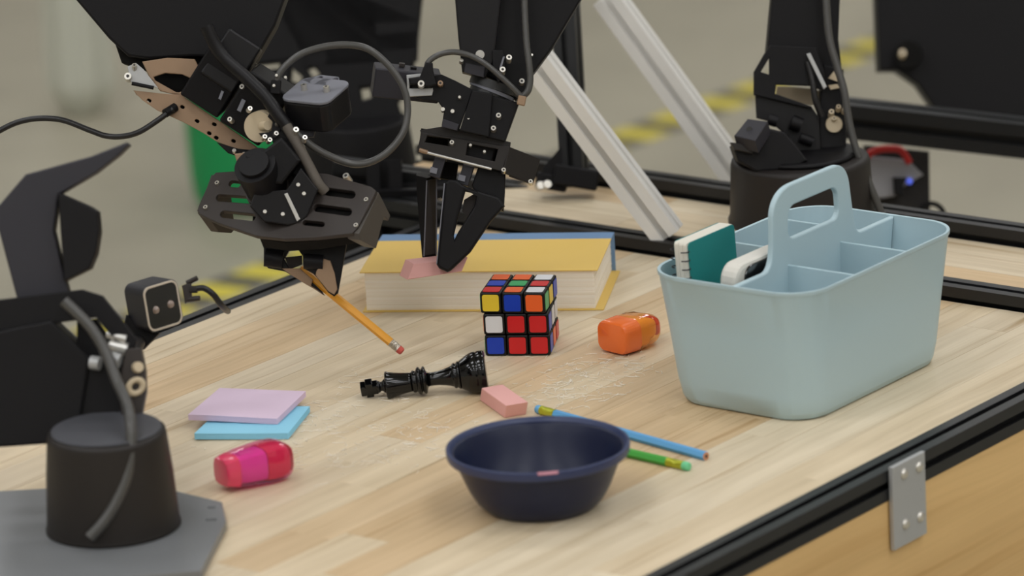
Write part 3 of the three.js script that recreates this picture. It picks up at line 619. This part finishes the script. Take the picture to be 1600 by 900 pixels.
  for (const [x, y] of [[379, 136], [360, 187]]) screw(k, t, x, y, 38, 4.4, [-0.3, -0.3, 1]);
  part('motor_label', k.prism([[346, 141], [350, 143], [345, 156], [341, 154]], 26, 23, 0.3), M.slate, t);
  // elbow: bronze cheek with a hole, grey bracket with a bolt
  part('elbow_cheek', k.prism([[222, 96], [262, 90], [304, 92], [318, 118], [308, 146], [284, 150], [250, 142], [234, 122]], -14, -24, 1.2, [[[240, 120], [258, 114], [284, 116], [302, 124], [296, 138], [280, 144], [262, 143], [246, 134]]]), M.bronze, t, 'bronze brown cheek plate with an oval hole');
  part('elbow_core', k.prism([[170, 40], [320, 30], [320, 150], [290, 148], [250, 140], [228, 110], [190, 98]], -50, -120, 3), M.blackRough, t);
  part('elbow_bracket', k.prism([[199, 104], [212, 98], [224, 108], [247, 137], [204, 128]], -6, -12, 0.8), M.plateSteel, t);
  part('slot_bar', k.rod([206, 130, -4], [240, 137, -4], 3), M.black, t);
  screw(k, t, 200, 120, -4, 6.5, [0, -0.2, 1]); screw(k, t, 210, 104, -4, 4.5, [0, -0.8, 1]);
  part('upper_arm', [k.prism([[60, -70], [470, -70], [430, 40], [398, 96], [360, 90], [300, 88], [232, 92], [200, 88], [170, 60]], -30, -120, 4)], M.black, t);
  part('upper_link', k.obox([362, 96, -6], [0.84, 0.55, 0], [-0.55, 0.84, 0], 60, 84, 60, 4), M.blackSatin, t);
  // joint disc with its screws
  part('joint_disc', [k.rod([412, 196, 36], [404, 198, 58], 25, 24, 32)], M.cream, t, 'pale metal joint disc');
  part('joint_hub', k.rod([410, 197, 56], [418, 196, 72], 8, 7, 20), M.cream, t);
  part('joint_cover', k.prism([[424, 172], [436, 178], [440, 200], [432, 216], [412, 218], [404, 208], [424, 206], [426, 190], [418, 182]], 72, 58, 1), M.black, t);
  for (const [x, y] of [[431, 179], [434, 193], [431, 209], [413, 214], [421, 219], [390, 170]]) screw(k, t, x, y, 74, 4.2, [0.3, -0.3, 1]);
  // cables
  part('cable_sleeve', k.tube([[322, 40, 70], [345, 84, 66], [385, 122, 70], [415, 152, 76], [440, 186, 80], [456, 206, 80]], 10.5, 60), M.blackSatin, t);
  part('braided_cable', k.tube([[448, 196, 84], [468, 232, 90], [484, 262, 96], [498, 288, 100], [508, 300, 96]], 8.5, 40), M.braid, t);
  part('cable_loop', k.tube([[431, 134, 60], [436, 116, 62], [451, 98, 60], [475, 82, 56], [528, 70, 50], [572, 75, 50], [607, 102, 50], [631, 138, 50], [637, 169, 50], [631, 204, 54], [607, 236, 58], [578, 253, 62], [551, 256, 66], [516, 244, 72], [489, 229, 78], [462, 207, 84]], 5.6, 160), M.cableGrey, t, 'dark grey cable in a wide loop');
  part('side_cable', k.tube([[270, 170, 0], [246, 188, 6], [215, 207, 6], [190, 213, 0], [165, 212, -6], [142, 204, -10], [90, 186, -16], [30, 190, -20], [-60, 240, -20]], 4.6, 80), M.cable, t);
  part('side_plug', [k.rod([274, 167, -8], [258, 177, 4], 7)], M.black, t);
  screw(k, t, 462, 204, 96, 5, [0.2, -0.5, 1]); screw(k, t, 476, 216, 98, 4.4, [0.2, -0.5, 1]);
  // wrist camera
  const cu = [75, 9, 36], cv = [-38, 38, 69], cn = [5, 44, -21];
  const outline = (cx, cy, f, r) => roundRect(0.5 * f, 0.5 * f, r, 6).map(([a, b]) => [cx + cu[0] * a + cv[0] * b, cy + cu[1] * a + cv[1] * b]);
  const cam = part('camera', k.plate([493, 140, 60], cu, cv, outline(493, 140, 1.0, 0.2), 5, 1.5, [slotPts(488, 126, 499, 119, 3.4), slotPts(513, 129, 524, 122, 3.4)]), M.slate, t, 'dark grey rounded wrist camera housing');
  part('camera_body', k.plate([493.6, 145, 57.7], cu, cv, outline(493.6, 145, 0.985, 0.2), 46, 3), M.blackSatin, t);  // sides painted darker than the cover, standing for the weaker light there
  for (const [x, y, z] of [[475, 136, 58], [510, 139, 72]]) screw(k, cam, x, y, z, 5.4, [-5, -44, 21]);
  part('camera_post', k.prism([[452, 164], [500, 172], [490, 214], [468, 214]], 62, 44, 1.5), M.charcoal, t);
  part('camera_post_edge', k.prism([[474, 170], [479, 171], [466, 197], [459, 195]], 65, 61, 0.6), M.slate, t);
  part('plug', [k.obox([431, 136, 60], [1, 0.1, 0], [-0.1, 1, 0], 16, 22, 14, 2)], M.black, t);
  for (const [x, y] of [[428, 134], [432, 118], [446, 121]]) screw(k, t, x, y, 70, 2.6, [0, -0.3, 1]);
}

// ------------------------------------------------------------------ middle robot arm, holding the eraser
{
  const k = kit(4.13), base = k.p(760, 200);
  const t = thing('robot_arm', 'black robot arm in the middle whose two long fingers pinch a pink eraser', 'robot arm', base);
  // fingers
  const q = (a) => a;
  part('finger', k.loft([q([[650.5, 274, -36], [651, 270, -58], [665, 268, -76], [682, 272, -60], [682, 275, -58], [667, 278, -26]]), q([[651, 300, -36], [652, 296, -56], [666, 294, -74], [682, 298, -60], [682, 300, -58], [666.5, 302, -28]]), q([[659.5, 401, -42], [660, 400, -50], [668, 399, -62], [682, 400, -52], [682, 401, -50], [662, 404, -40]])], 0.5), M.black, t);
  part('grip_pad', k.loft([q([[669, 282, -25], [681, 279, -50], [682, 279, -56], [668, 281, -30]]), q([[663.5, 399, -38], [681, 396, -48], [682, 396, -52], [663, 398, -42]])], 0.3), M.gripPad, t, 'rough grip tape on the inner side of the finger');
  part('finger', k.prism([[695, 285], [701, 280], [714, 281], [722, 288], [732, 293], [780, 308], [789, 322], [768, 345], [735, 394], [704, 423], [699, 425], [686, 419], [682, 413]], 32, 6, 4, [[[727, 299], [743, 302], [744, 308], [741, 322], [716, 362], [710, 374], [709, 368], [716, 338]]]), M.black, t);
  part('grip_pad', k.prism([[725, 312], [745, 300], [742, 324], [730, 338], [722, 330]], 10, 4, 0.5), M.gripPad, t);
  for (const e of [[[667, 282, -22], [662.5, 400, -36], 1.1], [[682, 276, -46], [682, 398, -46], 1.0]]) part('finger_edge', k.rod(e[0], e[1], e[2]), M.slate, t);
  part('finger_edge', k.prism([[693.5, 286], [695.5, 286], [683, 412], [681.5, 412]], 32, 29, 0.3), M.slate, t);
  // carriage blocks that hold the fingers
  for (const dx of [0, 44]) {
    const c = part('carriage', k.prism([[671 + dx, 274 + dx * 0.27], [681 + dx, 240 + dx * 0.27], [698 + dx, 244 + dx * 0.27], [687 + dx, 279 + dx * 0.27]], 20 - dx * 0.1, -60, 1.2), M.charcoal, t);
    part('tab', k.prism([[682 + dx, 239 + dx * 0.27], [698 + dx, 243 + dx * 0.27], [696 + dx, 249 + dx * 0.27], [680 + dx, 245 + dx * 0.27]], 24 - dx * 0.1, 19 - dx * 0.1, 0.4), M.slate, c);
    part('foot', k.prism([[673 + dx, 260 + dx * 0.27], [684 + dx, 263 + dx * 0.27], [682 + dx, 272 + dx * 0.27], [671 + dx, 269 + dx * 0.27]], 24 - dx * 0.1, 19 - dx * 0.1, 0.4), M.slate, c);
  }
  part('finger_mount', [k.prism([[737, 290], [748, 258], [790, 270], [789, 300], [787, 330], [768, 324], [742, 300]], 6, -70, 2)], M.black, t);
  part('mount_web', k.prism([[683, 250], [716, 256], [712, 282], [684, 278]], -20, -60, 1), M.blackRough, t);
  // gripper housing: open front and its side plate
  const side = [[796, 229], [845, 247], [833, 288], [786, 269]];
  part('gripper_front', k.prism([[658, 206], [797, 229], [786, 268], [652, 236]], 24, 14, 1.2, [[[668, 212], [704, 217], [702, 228], [664, 222]], [[731, 224], [778, 233], [773, 252], [728, 242]]]), M.umber, t);
  part('gripper_back', k.prism([[658, 200], [797, 224], [788, 266], [654, 234]], -60, -70, 1), M.blackRough, t);
  part('gripper_top', [k.prism([[656, 203], [700, 196], [798, 222], [797, 230], [658, 209]], 20, -66, 1)], M.umber, t);
  part('gripper_core', k.prism([[700, 214], [776, 226], [768, 256], [700, 240]], 4, -60, 2), M.black, t);
  part('side_plate', k.plate([796, 229, 24], [49, 18, -40], [-10, 40, 4], side, 5, 1, [[[803, 261], [822, 267], [818, 281], [799, 275]]]), M.umber, t);
  part('side_core', k.plate([790, 236, -10], [49, 18, -40], [-10, 40, 4], [[790, 234], [832, 250], [824, 280], [784, 266]], 20, 1), M.blackRough, t);
  part('guide_rod', k.rod([655, 235, 27], [768, 264, 27], 2.2), M.silver, t);
  part('guide_clip', [k.rod([655, 234, 30], [668, 238, 30], 3.4)], M.bronze, t);
  for (const [x, y, r] of [[706, 223, 4], [735, 227, 2.6], [757, 237, 2.6], [787, 266, 4], [829, 284, 4]]) screw(k, t, x, y, 27, r, [0, -0.3, 1]);
  // wrist
  part('wrist_block', [k.prism([[738, 140], [770, 146], [764, 214], [718, 204]], 44, -50, 2), k.prism([[768, 149], [811, 160], [789, 221], [760, 214]], 36, -50, 2)], M.black, t);
  part('wrist_disc', [k.rod([762, 158, -4], [772, 134, -4], 34, 34, 40), k.rod([770, 140, -4], [774, 128, -4], 39, 39, 40)], M.anodised, t);
  part('disc_band', k.rod([768, 145, -4], [770, 140, -4], 37, 37, 40), M.slate, t);
  for (const [x, y, r] of [[779, 181, 4.6], [771, 201, 4.6], [732, 185, 2.2], [718, 152, 2.6]]) screw(k, t, x, y, 42, r, [0, -0.3, 1]);
  part('wrist_bracket', k.prism([[690, 116], [712, 126], [739, 140], [716, 206], [690, 196], [694, 172], [684, 158], [660, 156], [644, 150], [644, 122]], 36, 26, 1.2), M.black, t);
  part('bracket_flange', k.prism([[692, 185], [717, 194], [714, 204], [690, 198]], 42, 34, 0.8), M.charcoal, t);
  for (const [x, y] of [[692, 171], [707, 174]]) screw(k, t, x, y, 37, 3.6, [0, -0.2, 1]);
  // upper arm out of the top of the view
  part('upper_arm', [k.prism([[762, -90], [960, -90], [862, 76], [831, 118], [822, 148], [806, 156], [784, 130], [742, 110], [734, 84], [748, 30]], 10, -80, 3)], M.black, t);
  part('upper_motor', [k.prism([[706, -60], [790, -60], [772, 96], [758, 122], [722, 112], [716, 60]], 36, -30, 3)], M.blackSatin, t);
  part('motor_band', k.prism([[727, 98], [758, 104], [756, 121], [725, 113]], 42, 34, 1), M.charcoal, t);
  part('seal', k.rod([750, 85, 34], [750, 85, 40], 7, 7, 20), M.silver, t, 'round silver seal on the motor');
  part('arm_strut', k.prism([[769, 78], [785, 78], [790, 92], [786, 120], [778, 130], [770, 104]], 44, 30, 1), M.black, t);
  part('strut_edge', k.prism([[786, 88], [789, 88], [783, 108], [780, 107]], 48, 42, 0.4), M.slate, t);
  for (const [x, y, r] of [[795, 91, 5.2], [785, 110, 5.4], [815, 128, 5], [721, 95, 3.4], [831, 86, 2.2]]) screw(k, t, x, y, 46 - (x > 800 ? 34 : 0), r, [0.1, -0.4, 1]);
  // gripper camera with its silver bracket
  part('camera', k.obox([634, 129, 0], [60, 6, -8], [-2, 46, -13], 104, 47, 46, 3), M.charcoal, t, 'dark grey box camera on the middle arm');
  part('camera_tab', [k.obox([628, 101, 6], [60, 6, -8], [-2, 46, -13], 9, 6, 8, 1)], M.brown, t);
  part('camera_port', k.obox([646, 106, 6], [60, 6, -8], [-2, 46, -13], 9, 5, 12, 1), M.black, t);
  part('camera_bracket', k.prism([[635, 117], [664, 114], [664, 119], [640, 122], [640, 138], [676, 137], [677, 141], [675, 149], [637, 151]], 40, 26, 1), M.plateSteel, t, 'bright metal camera bracket');
  part('plug', [k.prism([[661, 106], [666, 97], [676, 98], [677, 110], [682, 132], [668, 136], [656, 132], [640, 132], [638, 122], [656, 120]], 56, 42, 2)], M.black, t);
  screw(k, t, 658, 131, 58, 6, [0, -0.1, 1]); screw(k, t, 688, 130, 46, 4.8, [0, -0.1, 1], M.bronze);
  part('camera_cable', k.tube([[668, 112, 50], [668, 99, 50], [682, 87, 50], [706, 81, 52], [730, 85, 54], [756, 98, 56], [782, 119, 56], [801, 137, 54], [814, 151, 50]], 4.6, 90), M.cableGrey, t);
  part('arm_cable', k.tube([[818, -70, 40], [820, 20, 44], [823, 70, 48], [827, 104, 50], [828, 128, 50], [824, 143, 50], [815, 150, 48], [806, 145, 46]], 5.4, 80), M.cableGrey, t, 'grey cable hanging down the upper arm');
  part('cable_clamp', [k.obox([815, 157, 50], [1, 0.2, 0], [-0.2, 1, 0], 13, 15, 14, 2)], M.bronze, t);
}

// ------------------------------------------------------------------ right robot arm, behind the tote
{
  const k = kit(4.385), c = V3(0.2695, TOP + 0.0098, -0.083), s = 0.000597;
  const t = thing('robot_arm', 'black robot arm folded on a round tapered base behind the blue tote', 'robot arm', c);
  const lathe = (pts) => new THREE.LatheGeometry(pts.map(([r, y]) => new THREE.Vector2(r * s, y * s)), 72).translate(c.x, c.y, c.z);
  part('base', lathe([[0, 0], [94, 0], [96, 8], [97, 27], [114, 29], [114, 34], [111, 40], [109, 80], [107, 120], [105, 126], [100, 129], [0, 129]]), M.umber, t);
  part('base_collar', lathe([[0, 128], [84, 128], [84, 134], [80, 137], [0, 137]]), M.black, t);
  part('shoulder_motor', [k.prism([[1144, 226], [1180, 224], [1200, 200], [1226, 206], [1240, 222], [1262, 250], [1238, 264], [1182, 268], [1153, 252]], 110, 10, 3), k.obox([1192, 232, 60], [1, 0.2, 0.2], [0, 1, -0.25], 60, 50, 60, 4)], M.black, t);
  const cap = part('motor_cap', k.plate([1168, 185, 100], [30, 5, 20], [-21, 27, 26], [[1168, 185], [1198, 190], [1177, 221], [1146, 212]], 24, 1.4), M.charcoal, t);
  part('bore', k.rod([1171, 202, 126], [1171, 203, 116], 4.6, 4.6, 16), M.socket, cap);
  part('motor_lip', k.prism([[1142, 222], [1176, 226], [1176, 240], [1148, 234]], 124, 80, 1.5), M.umber, t);
  part('shoulder_plate', k.prism([[1180, 146], [1268, 166], [1280, 184], [1284, 262], [1256, 262], [1232, 214], [1204, 190], [1182, 184]], 34, 22, 1.5), M.blackSatin, t);
  part('shoulder_frame', k.prism([[1178, 112], [1194, 84], [1204, 70], [1276, 74], [1288, 110], [1288, 142], [1268, 134], [1213, 132], [1211, 146], [1268, 166], [1268, 170], [1178, 148]], 44, 28, 1.5, [[[1189, 112], [1202, 90], [1202, 116]]]), M.black, t);
  part('shoulder_column', k.prism([[1286, 100], [1318, 108], [1323, 200], [1321, 264], [1278, 264], [1280, 170]], 24, -30, 2.5), M.black, t);
  part('upper_arm', [k.prism([[1198, 84], [1214, -90], [1316, -90], [1310, 60], [1316, 112], [1286, 120], [1276, 96], [1204, 84]], 20, -50, 3)], M.black, t);
  part('arm_strip', k.prism([[1260, 84], [1266, 82], [1292, 135], [1287, 139]], 58, 52, 0.8), M.plateSteel, t, 'bare metal strip on the upper arm');
  part('joint_disc', [k.rod([1303, 194, 24], [1303, 194, 34], 13.5, 12.5, 24)], M.cream, t, 'pale metal joint disc');
  for (const [x, y, r] of [[1299, 176, 5], [1310, 168, 4.4], [1319, 172, 4], [1303, 186, 4], [1300, 248, 6], [1241, 256, 5], [1282, 259, 4.4], [1318, 252, 4], [1240, 103, 3.6], [1215, 102, 3.6]]) screw(k, t, x, y, 36, r, [0, -0.5, 1], M.cream);
  part('joint_window', [k.prism([[1294, 122], [1303, 111], [1310, 128]], 30, 24, 0.5), k.prism([[1294, 133], [1308, 131], [1312, 137], [1298, 140]], 30, 24, 0.5)], M.cream, t);
  part('tray', k.prism([[1214, 135], [1270, 138], [1286, 144], [1286, 162], [1266, 164], [1212, 150]], -20, -30, 1), M.cream, t, 'pale part seen through the shoulder frame');
  part('motor_lug', [k.rod([1200, 186, 60], [1214, 190, 60], 9), k.rod([1236, 190, 50], [1252, 196, 50], 12), k.rod([1250, 214, 46], [1270, 222, 46], 8)], M.black, t);
  part('arm_cable', k.tube([[1288, -60, 50], [1296, 60, 54], [1308, 104, 56], [1319, 142, 58], [1324, 176, 58], [1333, 218, 58], [1346, 256, 58], [1362, 296, 56], [1380, 340, 50]], 6, 110), M.cableGrey, t, 'grey cable running down behind the tote');
  part('arm_cable', k.tube([[1262, 96, 46], [1270, 130, 50], [1274, 156, 50], [1284, 182, 44]], 5, 40), M.cable, t);
}

// ------------------------------------------------------------------ near left robot arm with its base on the bench
{
  const k = kit(3.73), s = k.s, c = V3(-0.318, TOP + 0.0085, 0.632);
  const t = thing('robot_arm', 'black robot arm at the left edge on a tapered base, with a two-lens camera', 'robot arm', c.clone().setY(TOP));
  const lathe = (pts, y0 = 0) => new THREE.LatheGeometry(pts.map(([r, y]) => new THREE.Vector2(r, y)), 72).translate(c.x, c.y + y0, c.z);
  // bolted foot plate
  const fp = [[-0.46, 0.505], [-0.302, 0.503], [-0.236, 0.561], [-0.231, 0.607], [-0.245, 0.72], [-0.46, 0.74]].map(([x, z]) => [x, z + 0.025]);
  const sh = shapeOf(ccw(fp.map(([x, z]) => [x, -z])), [[[-0.247, -0.5960], [-0.241, -0.5960], [-0.241, -0.6000], [-0.247, -0.6000]], [[-0.2475, -0.6250], [-0.2385, -0.6250], [-0.2385, -0.6300], [-0.2475, -0.6300]]]);
  const fg = new THREE.ExtrudeGeometry(sh, { depth: 0.0065, bevelEnabled: true, bevelThickness: 0.0008, bevelSize: 0.0008, bevelOffset: -0.0008, bevelSegments: 2 }).rotateX(-Math.PI / 2).translate(0, TOP + 0.001, 0);
  part('foot_plate', fg, std('#77797b', 0.42, 0.1), t, 'grey steel foot plate');
  part('base', lathe([[0, 0], [0.0525, 0], [0.0525, 0.002], [0.0515, 0.004], [0.0490, 0.045], [0.0462, 0.074], [0.0455, 0.0770], [0.043, 0.0785], [0, 0.0785]]), M.umber, t);
  part('base_cap', lathe([[0, 0.078], [0.0428, 0.078], [0.0424, 0.080], [0, 0.080]]), std('#4a4b50', 0.5), t);
  // turret and brackets
  part('turret', [k.prism([[60, 560], [196, 556], [212, 600], [216, 672], [60, 690]], 30, -60, 3), k.prism([[-20, 520], [80, 500], [140, 560], [120, 690], [-20, 700]], 40, -80, 4)], M.black, t);
  part('turret_bracket', k.prism([[196, 545], [220, 543], [227, 580], [228, 612], [220, 654], [208, 668], [190, 660], [186, 600]], 44, 8, 2), M.brown, t);
  part('turret_knuckle', [k.obox([222, 676, 10], [1, 0.05, 0], [0, 1, 0], 20, 30, 40, 4)], M.black, t);
  part('bearing_ring', new THREE.TorusGeometry(11 * s, 5 * s, 12, 32).applyMatrix4(basisMatrix(k.p(212, 604, 46), dir(1, 0, -0.3).normalize(), dir(0.2, -1, 0).normalize(), dir(0.3, 0, 1).normalize())), M.cream, t, 'pale bearing ring');
  part('bearing_cap', k.rod([214, 574, 44], [217, 573, 52], 9, 8, 20), M.cream, t);
  part('link_bar', [k.prism([[-20, 470], [128, 452], [160, 462], [216, 532], [208, 546], [190, 545], [150, 496], [-20, 520]], 30, 10, 2), k.prism([[120, 500], [150, 498], [190, 560], [170, 580], [120, 560]], 0, -30, 2)], M.black, t);
  part('spacer', [k.rod([168, 522, 20], [198, 530, 26], 8), k.rod([172, 540, 24], [200, 546, 30], 10)], M.silver, t, 'bright metal spacers');
  part('spacer', [k.rod([142, 566, 40], [156, 568, 44], 11), k.rod([174, 560, 40], [188, 564, 44], 11)], M.plateSteel, t);
  // upper links, mostly outside the picture
  part('upper_link', [k.prism([[30, 480], [-10, 330], [40, 272], [142, 244], [198, 222], [202, 226], [186, 242], [150, 270], [92, 304], [84, 360], [110, 470]], 0, -50, 3)], M.charcoal, t);
  part('upper_motor', [k.prism([[90, 300], [140, 322], [152, 330], [155, 362], [150, 396], [140, 420], [100, 440]], 20, -40, 3)], M.black, t);
  part('arm_cable', k.tube([[100, 470, 60], [140, 510, 64], [164, 548, 70], [182, 594, 84], [197, 628, 118], [204, 662, 164], [205, 695, 172], [199, 740, 174], [182, 784, 176], [160, 818, 178], [140, 840, 179]], 9, 120), M.cableGrey, t, 'thick grey cable hanging in front of the base');
  // two-lens camera
  const kc = kit(3.9), U = [50, -16, -36], V = [10.5, 69, -16];
  const pts = (f, r) => roundRect(0.5 * f, 0.5 * f, r, 6).map(([a, b]) => [255.2 + U[0] * a + V[0] * b, 477.6 + U[1] * a + V[1] * b]);
  const cm = part('camera', kc.plate([255.2, 477.6, 0], U, V, pts(1.04, 0.2), 56, 2), dark('#25252b', 0.45, 0.7), t, 'dark grey camera with a pale rim and two lenses');
  part('bezel', kc.plate([255.8, 477.9, 2], U, V, pts(1.0, 0.18), 3, 0.6, [pts(0.91, 0.145)]), std('#cbbfae', 0.45), cm);
  part('window', kc.plate([255.8, 477.9, 0.8], U, V, pts(0.9, 0.14), 2, 0.2), M.glassBlack, cm);
  for (const [x, y, z] of [[243, 484, 9], [266, 475, -6]]) part('lens', new THREE.SphereGeometry(6.4 * kc.s, 20, 14).scale(1, 1, 0.7).applyMatrix4(basisMatrix(kc.p(x, y, z), dir(1, 0, 0), dir(0, -1, 0), dir(0, 0, 1))), M.lens, cm);
  part('camera_bracket', [kc.prism([[197, 492], [238, 520], [250, 520], [224, 546], [196, 552], [190, 520]], -20, -50, 2)], M.black, t);
  part('camera_arm', rod(kc.p(216, 534, -40), k.p(206, 556, 20), 0.006, 0.006, 16), M.black, t);
  part('camera_hinge', [kc.prism([[284, 446], [298, 440], [299, 466], [289, 474]], -30, -50, 1.5), kc.rod([292, 442, -34], [308, 434, -30], 4), kc.rod([292, 468, -34], [312, 466, -30], 4)], M.brown, t);
  part('camera_plug', [kc.rod([297, 452, -30], [308, 452, -28], 6)], M.gripPad, t);
  part('camera_cable', kc.tube([[304, 451, -28], [318, 450, -28], [332, 459, -30], [342, 472, -40], [349, 480, -60], [356, 486, -110]], 5, 50), M.cable, t);
}

// ------------------------------------------------------------------ equipment at the back
{
  const k = kit(4.95), c = k.p(566, 330);
  const t = thing('robot_arm', 'blurred black robot arm standing in the background behind the left arm\u2019s cable loop', 'robot arm', c);
  const lathe = (pts) => new THREE.LatheGeometry(pts.map(([r, y]) => new THREE.Vector2(r * k.s, y * k.s)), 64).translate(c.x, c.y, c.z);
  part('base', lathe([[0, -10], [104, -10], [104, 0], [96, 10], [88, 90], [80, 146], [74, 150], [0, 150]]), M.black, t);
  part('body', k.prism([[372, -90], [668, -90], [652, 74], [640, 136], [622, 160], [634, 200], [470, 200], [440, 196], [398, 132], [380, 90]], 40, -20, 4,
    [[[398, 101], [436, 97], [437, 106], [400, 110]], [[456, 92], [466, 92], [474, 116], [468, 130], [454, 126]], [[484, 90], [506, 86], [506, 95], [486, 98]], [[478, 108], [490, 104], [500, 116], [490, 121], [478, 118]], [[563, 138], [578, 136], [580, 152], [566, 156]], [[602, 83], [644, 80], [647, 90], [606, 92]], [[590, 40], [650, 36], [650, 44], [592, 50]]].map((h) => h)), M.black, t);
  part('pedestal', rod(V3(c.x, 0, c.z), V3(c.x, c.y - 0.006, c.z), 0.045, 0.045, 32), M.black, t);
  part('back_plate', k.prism([[376, 262], [470, 250], [660, 276], [650, 318], [470, 330]], -10, -60, 3), M.blackRough, t);
}
{
  const k = kit(4.85), c = k.p(1400, 330);
  const t = thing('control_box', 'black control box with a grey cover, a red carry handle and a small blue light', 'control box', c);
  part('case', k.prism([[1352, 226], [1452, 236], [1454, 372], [1346, 366]], 10, -50, 2), M.umber, t);
  part('pedestal', box(V3(0.392, (TOP - 0.122) / 2, -0.545), V3(1, 0, 0), UPV, V3(0, 0, 1), 0.06, TOP - 0.122, 0.03, 0.002), M.black, t);
  part('cover', k.prism([[1342, 252], [1362, 244], [1418, 249], [1443, 273], [1414, 290], [1400, 306], [1376, 310], [1350, 300]], 40, 12, 3), std('#9c9b9f', 0.35), t, 'smoky grey cover');
  part('knob', [k.prism([[1396, 277], [1417, 277], [1412, 290], [1412, 306], [1398, 304]], 56, 40, 1.5)], M.black, t);
  part('indicator', new THREE.SphereGeometry(5 * k.s, 16, 12).translate(...k.p(1421, 283, 44).toArray()), new THREE.MeshStandardMaterial({ color: '#3555c8', emissive: '#6a7cff', emissiveIntensity: 0.7, roughness: 0.3 }), t, 'small blue indicator light');
  part('handle', k.tube([[1354, 246, 44], [1360, 239, 46], [1372, 234, 48], [1390, 232, 48], [1406, 234, 48], [1414, 242, 48], [1421, 254, 44]], 5.6, 50), std('#d83230', 0.4), t, 'red carry handle');
  part('latch_ring', new THREE.TorusGeometry(20 * k.s, 4 * k.s, 10, 40).applyMatrix4(basisMatrix(k.p(1455, 338, 30), dir(1, 0, 0), dir(0, -1, 0), dir(0, 0, 1))), M.black, t);
}
{
  const k = kit(5.0), c = k.p(1480, 60);
  const t = thing('robot_arm', 'blurred black robot arm at the upper right above the side rail', 'robot arm', c);
  part('upper_arm', k.prism([[1366, -90], [1374, 110], [1402, 110], [1434, 132], [1462, 172], [1660, 190], [1660, -90]], 20, -60, 4), M.black, t);
  part('joint', k.rod([1420, 84, 24], [1420, 84, 60], 22, 20, 24), M.blackRough, t);
  screw(k, t, 1410, 84, 62, 7, [0, -0.4, 1], M.cream);
}
{
  // green tub and pale duct on the floor
  const c = V3(-0.412, 0, -3.14);
  const t = thing('tub', 'round green plastic tub standing on the floor behind the left arm', 'tub', c);
  const lathe = (pts) => new THREE.LatheGeometry(pts.map(([r, y]) => new THREE.Vector2(r, y)), 48).translate(c.x, 0, c.z);
  const green = std('#0b9552', 0.5);
  part('body', lathe([[0, 0.001], [0.055, 0.001], [0.070, 0.006], [0.080, 0.02], [0.085, 0.06], [0.088, 0.165], [0.085, 0.165], [0.078, 0.03], [0.065, 0.01], [0, 0.008]]), green, t);
  part('rim', new THREE.TorusGeometry(0.0875, 0.004, 10, 48).rotateX(Math.PI / 2).translate(c.x, 0.166, c.z), green, t);
}
{
  const c = V3(-0.716, 0, -3.80);
  const t = thing('ventilation_duct', 'off-white pleated flexible duct rising from the floor at the far left', 'duct', c);
  const pts = []; for (let i = 0; i <= 120; i++) { const y = i / 120 * 0.9, taper = y < 0.06 ? 0.45 + 0.55 * Math.sin(y / 0.06 * Math.PI / 2) : 1 - 0.25 * Math.max(0, y - 0.1); pts.push(new THREE.Vector2(0.055 * taper, y)); }
  const g = new THREE.LatheGeometry(pts, 96), p = g.attributes.position;
  for (let i = 0; i < p.count; i++) { const a = Math.atan2(p.getZ(i), p.getX(i)), f = 1 + 0.10 * Math.sin(a * 7); p.setXYZ(i, p.getX(i) * f, p.getY(i), p.getZ(i) * f); }
  g.computeVertexNormals();
  part('sleeve', g.translate(c.x, 0.001, c.z), std('#c9cabd', 0.8), t);
  part('cuff', new THREE.TorusGeometry(0.046, 0.005, 8, 40).rotateX(Math.PI / 2).translate(c.x, 0.88, c.z), M.slate, t);
}
{
  // hazard tape across the floor
  const a = V3(-0.4436, 0, -2.6445), b = V3(0.6281, 0, -3.9451), d = b.clone().sub(a).normalize(), n = V3(-d.z, 0, d.x);
  const t = thing('floor_tape', 'yellow and black striped hazard tape stuck across the workshop floor', 'tape', a);
  const yel = std('#d6c646', 0.55), blk = std('#54504a', 0.55), P = 0.115, w = 0.044;
  part('backing', new THREE.BoxGeometry(6.9, 0.0006, 2 * w).applyMatrix4(basisMatrix(a.clone().addScaledVector(d, 0.75).setY(0.0003), d, UPV, d.clone().cross(UPV))), blk, t);
  for (let i = -22; i < 36; i++) { const o = a.clone().addScaledVector(d, i * P - 0.03).setY(0.0007); part('stripe', slab(o, d, n, shapeOf([[0, -w], [0.062, -w], [0.062 + 0.012, w], [0.012, w]]), 0.0004, 0), yel, t); }
}

renderer.render(scene, camera);
